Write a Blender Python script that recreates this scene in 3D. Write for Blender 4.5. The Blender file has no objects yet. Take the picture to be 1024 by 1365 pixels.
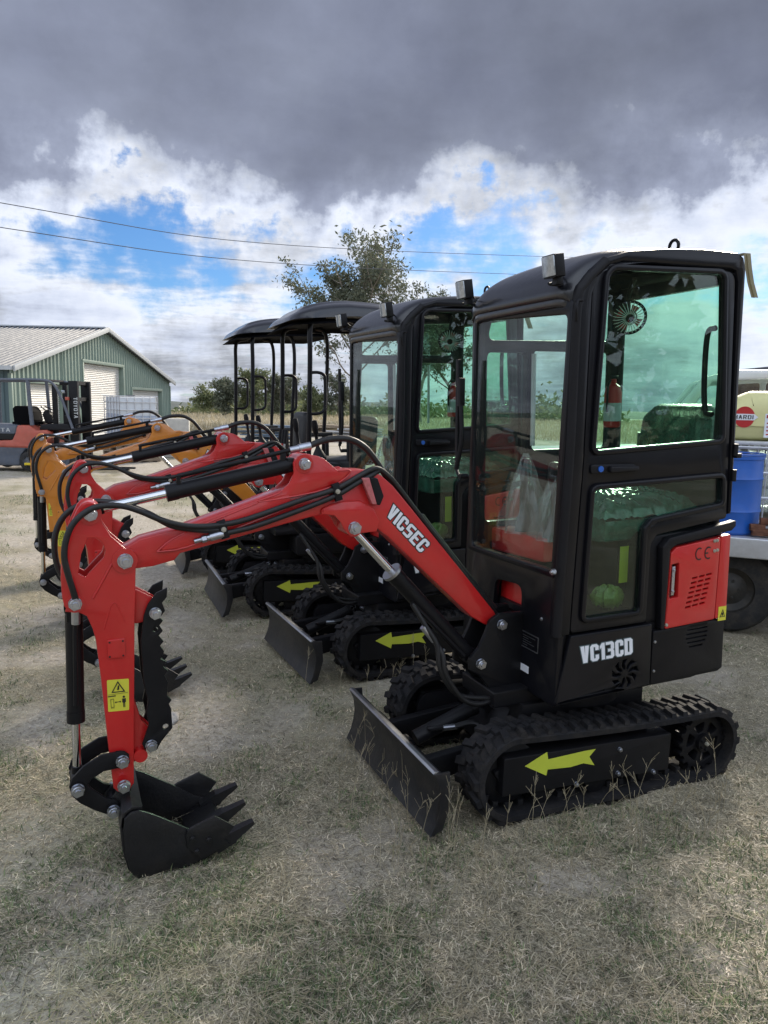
import bpy, bmesh, math, random
import numpy as np
from mathutils import Vector, Matrix, Euler
from mathutils.geometry import tessellate_polygon
random.seed(7); rng = np.random.default_rng(7)
R = math.radians
scene = bpy.context.scene
col = scene.collection

# ------------------------------------------------------------------ frame of the place
CAM = Vector((2.10, 2.80, 1.65))
YAW, PITCH, ROLL = R(23.3), R(8.23), R(1.2)
F0 = Vector((-math.sin(YAW), -math.cos(YAW), 0))          # level view direction
R0 = F0.cross(Vector((0, 0, 1)))                           # level right
def V(lat, dep, z=0.0):                                    # metres right / ahead of the photographer
    p = CAM + R0 * lat + F0 * dep
    return Vector((p.x, p.y, z))

# ------------------------------------------------------------------ materials
def new_mat(name):
    m = bpy.data.materials.new(name); m.use_nodes = True
    nt = m.node_tree; nt.nodes.clear()
    return m, nt
def N(nt, t, **kw):
    n = nt.nodes.new(t)
    for k, v in kw.items():
        if k in n.inputs: n.inputs[k].default_value = v
        else: setattr(n, k, v)
    return n
def ramp(nt, fac, stops):
    r = nt.nodes.new('ShaderNodeValToRGB')
    el = r.color_ramp.elements
    while len(el) < len(stops): el.new(0.5)
    for e, (p, c) in zip(el, stops):
        e.position = p; e.color = (c[0], c[1], c[2], 1) if len(c) == 3 else c
    if fac is not None: nt.links.new(fac, r.inputs[0])
    return r
def mixc(nt, fac, a, b, mode='MIX'):
    n = nt.nodes.new('ShaderNodeMix'); n.data_type = 'RGBA'; n.blend_type = mode
    for sock, val in ((n.inputs[0], fac), (n.inputs[6], a), (n.inputs[7], b)):
        if hasattr(val, 'is_output'): nt.links.new(val, sock)
        elif isinstance(val, (int, float)): sock.default_value = val
        else: sock.default_value = (val[0], val[1], val[2], 1)
    return n.outputs[2]
def paint(name, color, rough=.4, metal=0., var=.15, scale=6., coat=0., dust=0., bump=0., bscale=120., spec=.5, dcol=(.22, .17, .11)):
    m, nt = new_mat(name)
    out = N(nt, 'ShaderNodeOutputMaterial'); b = N(nt, 'ShaderNodeBsdfPrincipled')
    nt.links.new(b.outputs[0], out.inputs[0])
    tc = N(nt, 'ShaderNodeTexCoord')
    nz = N(nt, 'ShaderNodeTexNoise', Scale=scale, Detail=6., Roughness=.65)
    nt.links.new(tc.outputs['Object'], nz.inputs['Vector'])
    lo = tuple(c * (1 - var) for c in color); hi = tuple(min(1, c * (1 + var)) for c in color)
    rp = ramp(nt, nz.outputs[0], [(.3, lo), (.7, hi)])
    c = rp.outputs[0]
    rr = N(nt, 'ShaderNodeMapRange'); rr.inputs[3].default_value = max(.02, rough - .1); rr.inputs[4].default_value = min(1, rough + .14)
    n2 = N(nt, 'ShaderNodeTexNoise', Scale=scale * 4.3, Detail=5., Roughness=.7)
    nt.links.new(tc.outputs['Object'], n2.inputs['Vector']); nt.links.new(n2.outputs[0], rr.inputs[0])
    nt.links.new(rr.outputs[0], b.inputs['Roughness'])
    if dust > 0:
        n3 = N(nt, 'ShaderNodeTexNoise', Scale=scale * 1.7, Detail=9., Roughness=.75)
        nt.links.new(tc.outputs['Object'], n3.inputs['Vector'])
        dr = ramp(nt, n3.outputs[0], [(.45, (0, 0, 0)), (.8, (dust, dust, dust))])
        c = mixc(nt, dr.outputs[0], c, dcol)
    nt.links.new(c, b.inputs['Base Color'])
    b.inputs['Metallic'].default_value = metal
    b.inputs['Specular IOR Level'].default_value = spec
    b.inputs['Coat Weight'].default_value = coat; b.inputs['Coat Roughness'].default_value = .13
    if bump > 0:
        n4 = N(nt, 'ShaderNodeTexNoise', Scale=bscale, Detail=3.)
        nt.links.new(tc.outputs['Object'], n4.inputs['Vector'])
        bp = N(nt, 'ShaderNodeBump', Strength=bump, Distance=.004)
        nt.links.new(n4.outputs[0], bp.inputs['Height']); nt.links.new(bp.outputs[0], b.inputs['Normal'])
    return m
def glass(name, tint, gloss=.08, rough=.0, murk=0.):
    m, nt = new_mat(name)
    out = N(nt, 'ShaderNodeOutputMaterial')
    t = N(nt, 'ShaderNodeBsdfTransparent'); t.inputs[0].default_value = (*tint, 1)
    g = N(nt, 'ShaderNodeBsdfGlossy'); g.inputs['Roughness'].default_value = rough
    ge = N(nt, 'ShaderNodeNewGeometry'); dt = N(nt, 'ShaderNodeVectorMath', operation='DOT_PRODUCT')
    nt.links.new(ge.outputs['Incoming'], dt.inputs[0]); nt.links.new(ge.outputs['Normal'], dt.inputs[1])
    def mt(op, a, b=0., c=0.):
        n_ = N(nt, 'ShaderNodeMath', operation=op)
        for k, q in enumerate((a, b, c)):
            if hasattr(q, 'is_output'): nt.links.new(q, n_.inputs[k])
            else: n_.inputs[k].default_value = q
        return n_
    ab_ = mt('ABSOLUTE', dt.outputs['Value']); om = mt('SUBTRACT', 1., ab_.outputs[0])
    mu = mt('MULTIPLY_ADD', mt('POWER', om.outputs[0], 5.).outputs[0], .8, .03 + gloss * .1)     # Schlick
    mx = N(nt, 'ShaderNodeMixShader')
    nt.links.new(mu.outputs[0], mx.inputs[0]); nt.links.new(t.outputs[0], mx.inputs[1]); nt.links.new(g.outputs[0], mx.inputs[2])
    last = mx
    if murk > 0:                       # dust film
        d = N(nt, 'ShaderNodeBsdfDiffuse'); d.inputs[0].default_value = (.42, .42, .4, 1)
        tc = N(nt, 'ShaderNodeTexCoord'); nz = N(nt, 'ShaderNodeTexNoise', Scale=3.5, Detail=8., Roughness=.7)
        nt.links.new(tc.outputs['Object'], nz.inputs['Vector'])
        rr = N(nt, 'ShaderNodeMapRange'); rr.inputs[1].default_value = .35; rr.inputs[2].default_value = .8
        rr.inputs[3].default_value = murk * .3; rr.inputs[4].default_value = murk
        nt.links.new(nz.outputs[0], rr.inputs[0])
        m2 = N(nt, 'ShaderNodeMixShader'); nt.links.new(rr.outputs[0], m2.inputs[0])
        nt.links.new(mx.outputs[0], m2.inputs[1]); nt.links.new(d.outputs[0], m2.inputs[2]); last = m2
    nt.links.new(last.outputs[0], out.inputs[0])
    return m

M = {}
M['red'] = paint('red_paint', (.49, .012, .0125), .36, var=.09, coat=.55, dust=.09, spec=.4, bump=.05, bscale=300)
M['orange'] = paint('orange_paint', (.58, .20, .016), .36, var=.07, coat=.8, dust=.06, bump=.05, bscale=300)
M['black'] = paint('black_paint', (.008, .008, .0095), .38, var=.2, dust=.018, bump=.08, bscale=160, spec=.2)
M['cab'] = paint('cab_black_paint', (.006, .0062, .0085), .32, var=.15, dust=.010, bump=.05, bscale=420, spec=.16, coat=.20)
M['plastic'] = paint('black_plastic', (.007, .007, .009), .45, var=.2, dust=.015, bump=.12, bscale=260, spec=.22)
M['roofblack'] = paint('roof_black', (.009, .010, .014), .30, var=.15, dust=.012, bump=.05, bscale=300, coat=.45)
M['rubber'] = paint('track_rubber', (.010, .010, .0115), .78, var=.35, dust=.20, spec=.25, bump=.5, bscale=90, dcol=(.16, .13, .10))
M['hose'] = paint('hose_rubber', (.007, .007, .008), .5, var=.2, dust=.02, bump=.15, bscale=400)
M['blade'] = paint('blade_black', (.009, .009, .011), .42, var=.3, dust=.11, bump=.2, bscale=70)
M['bucket'] = paint('bucket_black', (.006, .006, .0075), .40, var=.3, dust=.05, bump=.2, bscale=90)
M['chrome'] = paint('chrome_rod', (.72, .73, .75), .08, 1., var=.04)
M['zinc'] = paint('zinc_bolt', (.46, .48, .53), .32, 1., var=.12, scale=40)
M['steel'] = paint('dull_steel', (.42, .43, .45), .42, 1., var=.2, dust=.2)
M['alu'] = paint('aluminium', (.62, .63, .65), .45, .7, var=.12, dust=.25)
M['yellow'] = paint('yellow_vinyl', (.62, .58, .045), .45, var=.06, dust=.12)
M['lime'] = paint('lime_vinyl', (.50, .56, .05), .45, var=.06, dust=.1)
M['safety'] = paint('safety_yellow', (.70, .52, .02), .4, var=.05)
M['white'] = paint('white_vinyl', (.74, .76, .80), .4, var=.04)
M['ink'] = paint('black_ink', (.01, .01, .01), .5, var=.1)
M['dark'] = paint('dark_void', (.006, .006, .006), .8, var=.1)
M['reflector'] = paint('red_reflector', (.46, .12, .13), .18, var=.25, scale=60, coat=.6)
M['lampglass'] = paint('lamp_lens', (.34, .37, .40), .10, .5, var=.3, scale=70, coat=.8)
M['glass'] = glass('green_glass', (.80, .95, .87), .10, murk=.010)
M['clear'] = glass('clear_glass', (.90, .94, .93), .10, murk=.02)
M['film'] = glass('plastic_film', (.86, .91, .90), .45, rough=.15, murk=.30)
M['seatback'] = paint('wrapped_seat_back', (.012, .035, .028), .25, var=.6, scale=14, bump=.8, bscale=20, coat=.6)
M['seatcover'] = paint('green_seat_wrap', (.03, .10, .078), .22, var=.6, scale=14, bump=.9, bscale=24, coat=.5)
M['seat'] = paint('seat_vinyl', (.015, .016, .018), .5, var=.2, bump=.2)
M['dullblack'] = paint('canopy_shaded_underside', (.004, .004, .005), .8, var=.1, spec=.05)  # shade under the canopy put into a darker, duller black; forklift seat shares it
M['webbing'] = paint('khaki_webbing', (.20, .18, .11), .8, var=.2, bump=.4, bscale=500)
M['bagyellow'] = paint('yellow_green_bag', (.13, .16, .03), .4, var=.3, scale=16, bump=.8, bscale=30)
M['rim'] = paint('wheel_rim', (.42, .40, .33), .5, .4, var=.3, dust=.3)
M['darkrim'] = paint('dark_wheel_rim', (.035, .033, .03), .55, .3, var=.4, dust=.25)
M['tyre'] = paint('tyre_rubber', (.016, .016, .017), .85, var=.3, dust=.25, bump=.4, bscale=60)
M['tank'] = paint('cream_poly_tank', (.66, .63, .30), .4, var=.06, dust=.1)
M['drum'] = paint('blue_drum', (.013, .10, .43), .38, var=.08, dust=.08)
M['rust'] = paint('rusty_steel', (.14, .06, .035), .85, .2, var=.6, scale=18, bump=.7, bscale=60)
M['fkorange'] = paint('faded_orange', (.40, .085, .055), .5, var=.14, dust=.25)
M['fkgrey'] = paint('forklift_grey', (.085, .10, .13), .5, var=.15, dust=.25)
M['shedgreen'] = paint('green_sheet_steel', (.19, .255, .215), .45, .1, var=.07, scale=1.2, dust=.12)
M['shedshade'] = paint('shaded_green_sheet', (.075, .115, .125), .5, .1, var=.08, scale=1.2)  # shed green with the side wall's shade in its colour; lettering outline too
M['roofsheet'] = paint('pale_roof_sheet', (.115, .13, .155), .6, .0, var=.06, scale=.8, dust=.1)
M['doorwhite'] = paint('cream_roller_door', (.64, .63, .60), .45, var=.05, scale=1.5, dust=.12)
M['trim'] = paint('pale_trim', (.42, .44, .45), .45, var=.05)
M['ibc'] = paint('ibc_plastic', (.56, .59, .62), .45, var=.06)
M['ibclower'] = paint('ibc_blue_grey', (.30, .34, .42), .45, var=.06)
M['wood'] = paint('weathered_wood', (.22, .17, .12), .85, var=.4, scale=9, bump=.5, bscale=40)
M['concrete'] = paint('pale_concrete', (.42, .41, .38), .9, var=.15, bump=.4, bscale=30)
M['brick'] = paint('brown_wall', (.10, .055, .045), .9, var=.3, scale=3)
M['utewhite'] = paint('white_car_paint', (.62, .64, .64), .28, var=.05, coat=.5)
M['cable'] = paint('power_cable', (.10, .10, .11), .7)
M['stone'] = paint('pale_stone', (.36, .34, .31), .9, var=.25, scale=20, bump=.6, bscale=40)
M['bark'] = paint('gum_bark', (.20, .17, .14), .9, var=.4, scale=4, bump=.6, bscale=20)
M['sheets'] = paint('stacked_steel_sheet', (.12, .16, .21), .5, .4, var=.3, scale=3)
M['redcap'] = paint('red_plastic', (.45, .02, .02), .35, var=.1)

def leaf_mat(name, a, b, c, trans=.25, patch=False):
    m, nt = new_mat(name)
    out = N(nt, 'ShaderNodeOutputMaterial'); bs = N(nt, 'ShaderNodeBsdfPrincipled', Roughness=.6)
    g = N(nt, 'ShaderNodeNewGeometry')
    rp = ramp(nt, g.outputs['Random Per Island'], [(0, a), (.5, b), (1, c)])
    src = rp.outputs[0]
    if patch:
        tc = N(nt, 'ShaderNodeTexCoord'); nz = N(nt, 'ShaderNodeTexNoise', Scale=13., Detail=5., Roughness=.7); nt.links.new(tc.outputs['Object'], nz.inputs['Vector'])
        pr = ramp(nt, nz.outputs[0], [(.32, (.36, .38, .36)), (.52, (1, 1, 1)), (.7, (1.4, 1.33, 1.22))]); src = mixc(nt, 1., src, pr.outputs[0], 'MULTIPLY')
    nt.links.new(src, bs.inputs['Base Color'])
    t = N(nt, 'ShaderNodeBsdfTranslucent'); nt.links.new(src, t.inputs[0])
    mx = N(nt, 'ShaderNodeMixShader'); mx.inputs[0].default_value = trans
    nt.links.new(bs.outputs[0], mx.inputs[1]); nt.links.new(t.outputs[0], mx.inputs[2]); nt.links.new(mx.outputs[0], out.inputs[0])
    return m
M['leaf'] = leaf_mat('gum_leaves', (.075, .09, .058), (.115, .13, .085), (.175, .185, .125), .3)
M['leaf2'] = leaf_mat('shrub_leaves', (.085, .115, .05), (.13, .155, .07), (.20, .21, .10), .35)
M['grass'] = leaf_mat('dry_grass', (.14, .13, .085), (.46, .405, .285), (.78, .69, .51), .3, True)
M['green'] = leaf_mat('green_grass', (.06, .10, .042), (.135, .19, .08), (.30, .34, .16), .3, True)
M['litter'] = leaf_mat('straw_litter', (.10, .085, .06), (.46, .39, .29), (.82, .72, .57), .15, True)
M['straw'] = leaf_mat('straw_stalks', (.30, .255, .16), (.40, .34, .22), (.50, .44, .31), .3)

# ------------------------------------------------------------------ mesh builder
def offset_poly(p, b):
    """inset a closed polygon by b (positive = towards its inside)"""
    n = len(p); a = sum(p[i][0] * p[(i+1) % n][1] - p[(i+1) % n][0] * p[i][1] for i in range(n))
    s = 1 if a > 0 else -1; out = []
    for i in range(n):
        p0, p1, p2 = p[i-1], p[i], p[(i+1) % n]
        d1 = Vector((p1[0]-p0[0], p1[1]-p0[1])); d2 = Vector((p2[0]-p1[0], p2[1]-p1[1]))
        if d1.length < 1e-9 or d2.length < 1e-9: out.append(p1); continue
        d1.normalize(); d2.normalize()
        n1 = Vector((-d1.y, d1.x)) * s; n2 = Vector((-d2.y, d2.x)) * s
        m = n1 + n2
        if m.length < 1e-6: m = n1
        m.normalize(); k = b / max(.35, m.dot(n1))
        out.append((p1[0] + m.x * k, p1[1] + m.y * k))
    return out
def fillet(p, r, n=4):
    out = []; L = len(p)
    for i in range(L):
        rr = r[i] if isinstance(r, (list, tuple)) else r
        p0, p1, p2 = Vector(p[i-1]), Vector(p[i]), Vector(p[(i+1) % L])
        if rr <= 0: out.append(tuple(p1)); continue
        a = p0 - p1; b = p2 - p1; la, lb = a.length, b.length
        if la < 1e-6 or lb < 1e-6: out.append(tuple(p1)); continue
        a /= la; b /= lb; ang = math.acos(max(-1, min(1, a.dot(b))))
        if ang > math.pi - .06: out.append(tuple(p1)); continue
        t = min(rr / math.tan(ang / 2), la * .48, lb * .48)
        s = p1 + a * t; e = p1 + b * t
        for k in range(n + 1):
            u = k / n; q = s * (1-u)**2 + p1 * 2*u*(1-u) + e * u*u
            out.append((q.x, q.y))
    return out
def rect(x0, z0, x1, z1): return [(x0, z0), (x1, z0), (x1, z1), (x0, z1)]
def circ(cx, cz, r, n=20, a0=0., a1=math.tau): return [(cx + r*math.cos(a0+(a1-a0)*k/n), cz + r*math.sin(a0+(a1-a0)*k/n)) for k in range(n)]
def catmull(pts, n=6):
    P = [Vector(p) for p in pts]; out = []
    for i in range(len(P) - 1):
        a = P[i-1] if i else P[0] * 2 - P[1]; b, c = P[i], P[i+1]; d = P[i+2] if i + 2 < len(P) else P[-1] * 2 - P[-2]
        for k in range(n):
            t = k / n
            out.append(.5 * ((2*b) + (c-a)*t + (2*a-5*b+4*c-d)*t*t + (3*b-a-3*c+d)*t**3))
    out.append(P[-1]); return out

class MB:
    def __init__(s): s.v = []; s.f = []
    def add(s, vs, fs):
        o = len(s.v); s.v += [tuple(q) for q in vs]; s.f += [tuple(i + o for i in f) for f in fs]; return s
    def prism(s, poly, w0, w1, bev=0., holes=(), O=(0, 0, 0), U=(1, 0, 0), W=(0, 0, 1), D=(0, 1, 0)):
        """polygon in the (U,W) plane swept along D from w0 to w1, edges rounded by bev"""
        O, U, W, D = Vector(O), Vector(U), Vector(W), Vector(D)
        if w1 < w0: w0, w1 = w1, w0
        P3 = lambda p, w: O + U * p[0] + W * p[1] + D * w
        loops = [(list(poly), 1)] + [(list(h), -1) for h in holes]
        if bev > 0: bev = min(bev, (w1 - w0) * .48)
        if bev > 0: rings = [(bev, w0), (bev * .3, w0 + bev * .3), (0, w0 + bev), (0, w1 - bev), (bev * .3, w1 - bev * .3), (bev, w1)]
        else: rings = [(0, w0), (0, w1)]
        base = []; caps0 = []; caps1 = []
        for lp, sg in loops:
            ids = []
            for (b, w) in rings:
                q = offset_poly(lp, b * sg) if b > 0 else lp
                o = len(s.v); s.v += [tuple(P3(p, w)) for p in q]; ids.append((o, q))
            n = len(lp)
            for k in range(len(rings) - 1):
                a, b2 = ids[k][0], ids[k+1][0]
                for i in range(n):
                    j = (i + 1) % n; s.f.append((a+i, a+j, b2+j, b2+i))
            caps0.append(ids[0]); caps1.append(ids[-1])
        for caps in (caps0, caps1):
            idx = [o + i for o, q in caps for i in range(len(q))]
            if len(caps) == 1 and len(caps[0][1]) <= 4: s.f.append(tuple(idx))
            else:
                for t in tessellate_polygon([[Vector((p[0], p[1], 0)) for p in q] for o, q in caps]):
                    s.f.append(tuple(idx[i] for i in t))
        return s
    def box(s, c, d, bev=0., rot=None):
        q = Matrix.Identity(3) if rot is None else rot
        U, Dv, W = q @ Vector((1, 0, 0)), q @ Vector((0, 1, 0)), q @ Vector((0, 0, 1))
        return s.prism(rect(-d[0]/2, -d[2]/2, d[0]/2, d[2]/2), -d[1]/2, d[1]/2, bev, (), c, U, W, Dv)
    def cyl(s, p0, p1, r0, r1=None, n=16, caps=True):
        r1 = r0 if r1 is None else r1; p0, p1 = Vector(p0), Vector(p1); a = (p1 - p0).normalized()
        u = a.orthogonal().normalized(); w = a.cross(u); o = len(s.v)
        for p, r in ((p0, r0), (p1, r1)):
            s.v += [tuple(p + (u * math.cos(math.tau*k/n) + w * math.sin(math.tau*k/n)) * r) for k in range(n)]
        for k in range(n): s.f.append((o+k, o+(k+1) % n, o+n+(k+1) % n, o+n+k))
        if caps: s.f.append(tuple(o+k for k in reversed(range(n)))); s.f.append(tuple(o+n+k for k in range(n)))
        return s
    def lathe(s, prof, p, axis, n=24, close=True):
        p = Vector(p); a = Vector(axis).normalized(); u = a.orthogonal().normalized(); w = a.cross(u); o = len(s.v)
        for r, h in prof:
            s.v += [tuple(p + a*h + (u*math.cos(math.tau*k/n) + w*math.sin(math.tau*k/n))*r) for k in range(n)]
        for i in range(len(prof)-1):
            for k in range(n): s.f.append((o+i*n+k, o+i*n+(k+1) % n, o+(i+1)*n+(k+1) % n, o+(i+1)*n+k))
        if close:
            s.f.append(tuple(o+k for k in reversed(range(n)))); m = o+(len(prof)-1)*n; s.f.append(tuple(m+k for k in range(n)))
        return s
    def tube(s, pts, r, n=8, sub=5, smooth=True, r1=None):
        P = catmull(pts, sub) if smooth and len(pts) > 2 else [Vector(p) for p in pts]
        o = len(s.v); t = (P[1]-P[0]).normalized(); u = t.orthogonal().normalized(); L = len(P)
        for i, p in enumerate(P):
            t2 = (P[min(i+1, L-1)] - P[max(i-1, 0)]).normalized()
            u = (u - t2 * u.dot(t2)).normalized(); w = t2.cross(u)
            rr = r if r1 is None else r + (r1-r)*i/(L-1)
            s.v += [tuple(p + (u*math.cos(math.tau*k/n) + w*math.sin(math.tau*k/n))*rr) for k in range(n)]
        for i in range(L-1):
            for k in range(n): s.f.append((o+i*n+k, o+i*n+(k+1) % n, o+(i+1)*n+(k+1) % n, o+(i+1)*n+k))
        s.f.append(tuple(o+k for k in reversed(range(n)))); s.f.append(tuple(o+(L-1)*n+k for k in range(n)))
        return s
    def bolt(s, p, d, r=.018, h=.014):
        p = Vector(p); d = Vector(d).normalized()
        s.cyl(p, p + d*h*.12, r*1.04, n=18); s.cyl(p + d*h*.12, p + d*h*.95, r*1.03, n=6); s.cyl(p + d*h*.95, p + d*h*1.12, r*.86, r*.78, n=16)
        s.cyl(p + d*h*1.12, p + d*h*1.5, r*.5, r*.42, n=12); return s
    def grid(s, fn, nu, nv):
        o = len(s.v)
        for i in range(nu+1):
            for j in range(nv+1): s.v.append(tuple(fn(i/nu, j/nv)))
        for i in range(nu):
            for j in range(nv):
                a = o+i*(nv+1)+j; s.f.append((a, a+nv+1, a+nv+2, a+1))
        return s
    def build(s, name, mat, parent=None, X=None, ang=38, normals=True):
        vs = s.v if X is None else [tuple(X @ Vector(q)) for q in s.v]
        me = bpy.data.meshes.new(name); me.from_pydata(vs, [], s.f)
        if normals:
            bm = bmesh.new(); bm.from_mesh(me); bmesh.ops.recalc_face_normals(bm, faces=bm.faces); bm.to_mesh(me); bm.free()
        me.materials.append(M[mat] if isinstance(mat, str) else mat)
        me.polygons.foreach_set('use_smooth', [True]*len(me.polygons)); me.set_sharp_from_angle(angle=R(ang)); me.update()
        o = bpy.data.objects.new(name, me); col.objects.link(o)
        if parent: o.parent = parent
        return o
class Each(list):
    """bolts that each become a mesh of their own"""
    def bolt(s, p, d, r=.018, h=.014): s.append(MB().bolt(p, d, r, h)); return s
    def build(s, name, mat, parent=None, X=None, ang=38):
        for m in s: m.build(name, mat, parent, X, ang)
def tag(o, label=None, cat=None, group=None, kind=None):
    for k, v in (('label', label), ('category', cat), ('group', group), ('kind', kind)):
        if v: o[k] = v
    return o
def empty(name, loc, rz=0., label=None, cat=None, group=None):
    o = bpy.data.objects.new(name, None); col.objects.link(o); o.location = loc; o.rotation_euler = (0, 0, rz); o.empty_display_size = .2
    return tag(o, label, cat, group)
def copy_tree(o, parent=None):
    c = o.copy(); col.objects.link(c)
    if parent: c.parent = parent
    for ch in list(o.children): copy_tree(ch, c)
    return c

# block lettering: outlines (outer, hole) in a 1-high cell
def glyph(ch, w=.62, t=.2, c=.12):
    h = .5
    if ch == 'V': return [(0, 1), (t*1.15, 1), (w/2, .34), (w-t*1.15, 1), (w, 1), (w/2+t*.62, 0), (w/2-t*.62, 0)], None
    if ch in 'I|': return [(0, 0), (t, 0), (t, 1), (0, 1)], None
    if ch == '1': return [(t*.5, 0), (t*1.5, 0), (t*1.5, 1), (t*.7, 1), (0, .82), (0, .64), (t*.5, .74)], None
    if ch == 'C': return [(c, 0), (w-c, 0), (w, c), (w, .36), (w-t, .36), (w-t, t*.8), (t, t*.8), (t, 1-t*.8), (w-t, 1-t*.8), (w-t, .64), (w, .64), (w, 1-c), (w-c, 1), (c, 1), (0, 1-c), (0, c)], None
    if ch == 'S': return [(0, 0), (w-c, 0), (w, c), (w, h+t*.4), (t, h+t*.4), (t, 1-t*.8), (w, 1-t*.8), (w, 1), (c, 1), (0, 1-c), (0, h-t*.4), (w-t, h-t*.4), (w-t, t*.8), (0, t*.8)], None
    if ch == 'E': return [(0, 0), (w, 0), (w, t*.8), (t, t*.8), (t, h-t*.4), (w*.85, h-t*.4), (w*.85, h+t*.4), (t, h+t*.4), (t, 1-t*.8), (w, 1-t*.8), (w, 1), (0, 1)], None
    if ch == 'D': return [(0, 0), (w-c, 0), (w, c), (w, 1-c), (w-c, 1), (0, 1)], [(t, t*.8), (w-t, t*.8), (w-t, 1-t*.8), (t, 1-t*.8)]
    if ch == 'O': return [(c, 0), (w-c, 0), (w, c), (w, 1-c), (w-c, 1), (c, 1), (0, 1-c), (0, c)], [(t, t*.8), (w-t, t*.8), (w-t, 1-t*.8), (t, 1-t*.8)]
    if ch == '3': return [(0, 0), (w-c, 0), (w, c), (w, .42), (w-c*.5, .5), (w, .58), (w, 1-c), (w-c, 1), (0, 1), (0, 1-t*.8), (w-t, 1-t*.8), (w-t, h+t*.4), (w*.25, h+t*.4), (w*.25, h-t*.4), (w-t, h-t*.4), (w-t, t*.8), (0, t*.8)], None
    if ch == 'T': return [(w/2-t/2, 0), (w/2+t/2, 0), (w/2+t/2, 1-t*.8), (w, 1-t*.8), (w, 1), (0, 1), (0, 1-t*.8), (w/2-t/2, 1-t*.8)], None
    if ch == 'Y': return [(w/2-t/2, 0), (w/2+t/2, 0), (w/2+t/2, .42), (w, 1), (w-t, 1), (w/2, .62), (t, 1), (0, 1), (w/2-t/2, .42)], None
    if ch == 'A': return [(0, 0), (t, 0), (t*1.2, .25), (w-t*1.2, .25), (w-t, 0), (w, 0), (w/2+t*.6, 1), (w/2-t*.6, 1)], [(t*1.55, .42), (w-t*1.55, .42), (w/2, .74)]
    if ch == 'H': return [(0, 0), (t, 0), (t, .42), (w-t, .42), (w-t, 0), (w, 0), (w, 1), (w-t, 1), (w-t, .6), (t, .6), (t, 1), (0, 1)], None
    if ch == 'R': return [(0, 0), (t, 0), (t, .38), (w*.5, .38), (w-t, 0), (w, 0), (w*.72, .42), (w, .55), (w, 1-c), (w-c, 1), (0, 1)], [(t, .55), (w-t, .55), (w-t, .84), (t, .84)]
def text_width(ch, w, t): return {'I': t, '1': t*1.5, '|': t}.get(ch, w)
def lettering(mb, txt, quad, thick, O, U, W, D, w0, grow=0., w=.62, t=.2, gap=.1):
    """text spread over a quad (BL,BR,TR,TL) given in (U,W) plane coordinates"""
    tot = sum(text_width(ch, w, t) for ch in txt) + gap * (len(txt) - 1)
    BL, BR, TR, TL = [Vector(q) for q in quad]; x = 0
    def mp(p):
        u, v = p[0]/tot, p[1]
        q = (BL*(1-u)+BR*u)*(1-v) + (TL*(1-u)+TR*u)*v
        return (q.x, q.y)
    for ch in txt:
        o, h = glyph(ch, w, t)
        if grow: o = offset_poly(o, -grow); h = None if h is None else offset_poly(h, grow*.6)
        mb.prism([mp((p[0]+x, p[1])) for p in o], w0, w0+thick, 0, [] if h is None else [[mp((p[0]+x, p[1])) for p in h]], O, U, W, D)
        x += text_width(ch, w, t) + gap
    return mb

# ------------------------------------------------------------------ excavators
MP = R(1.5)
HX = Matrix.Rotation(MP, 4, 'Y')                # house sits nose-down a touch on the uneven ground
UX = Matrix.Rotation(R(-.9), 4, 'Y')            # undercarriage
YC = .09                                         # boom centre line

def belt_path(n=160):
    fx, fz, fr = .490, .175, .155; bx, bz, br = -.535, .162, .142
    P = []
    for k in range(40): a = R(-90) + R(180)*k/39; P.append((fx + fr*math.cos(a), fz + fr*math.sin(a)))
    top0, top1 = P[-1], (bx, bz + br)
    for k in range(1, 14):
        u = k/14; P.append((top0[0]*(1-u)+top1[0]*u, top0[1]*(1-u)+top1[1]*u - .010*math.sin(math.pi*u)))
    for k in range(40): a = R(90) + R(180)*k/39; P.append((bx + br*math.cos(a), bz + br*math.sin(a)))
    # resample by arc length
    pts = [Vector(p) for p in P] + [Vector(P[0])]
    ln = [0]
    for a, b in zip(pts, pts[1:]): ln.append(ln[-1] + (b-a).length)
    out = []; j = 0
    for k in range(n):
        s = ln[-1]*k/n
        while ln[j+1] < s: j += 1
        u = (s-ln[j])/max(1e-9, ln[j+1]-ln[j]); out.append(pts[j]*(1-u)+pts[j+1]*u)
    return out
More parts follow.
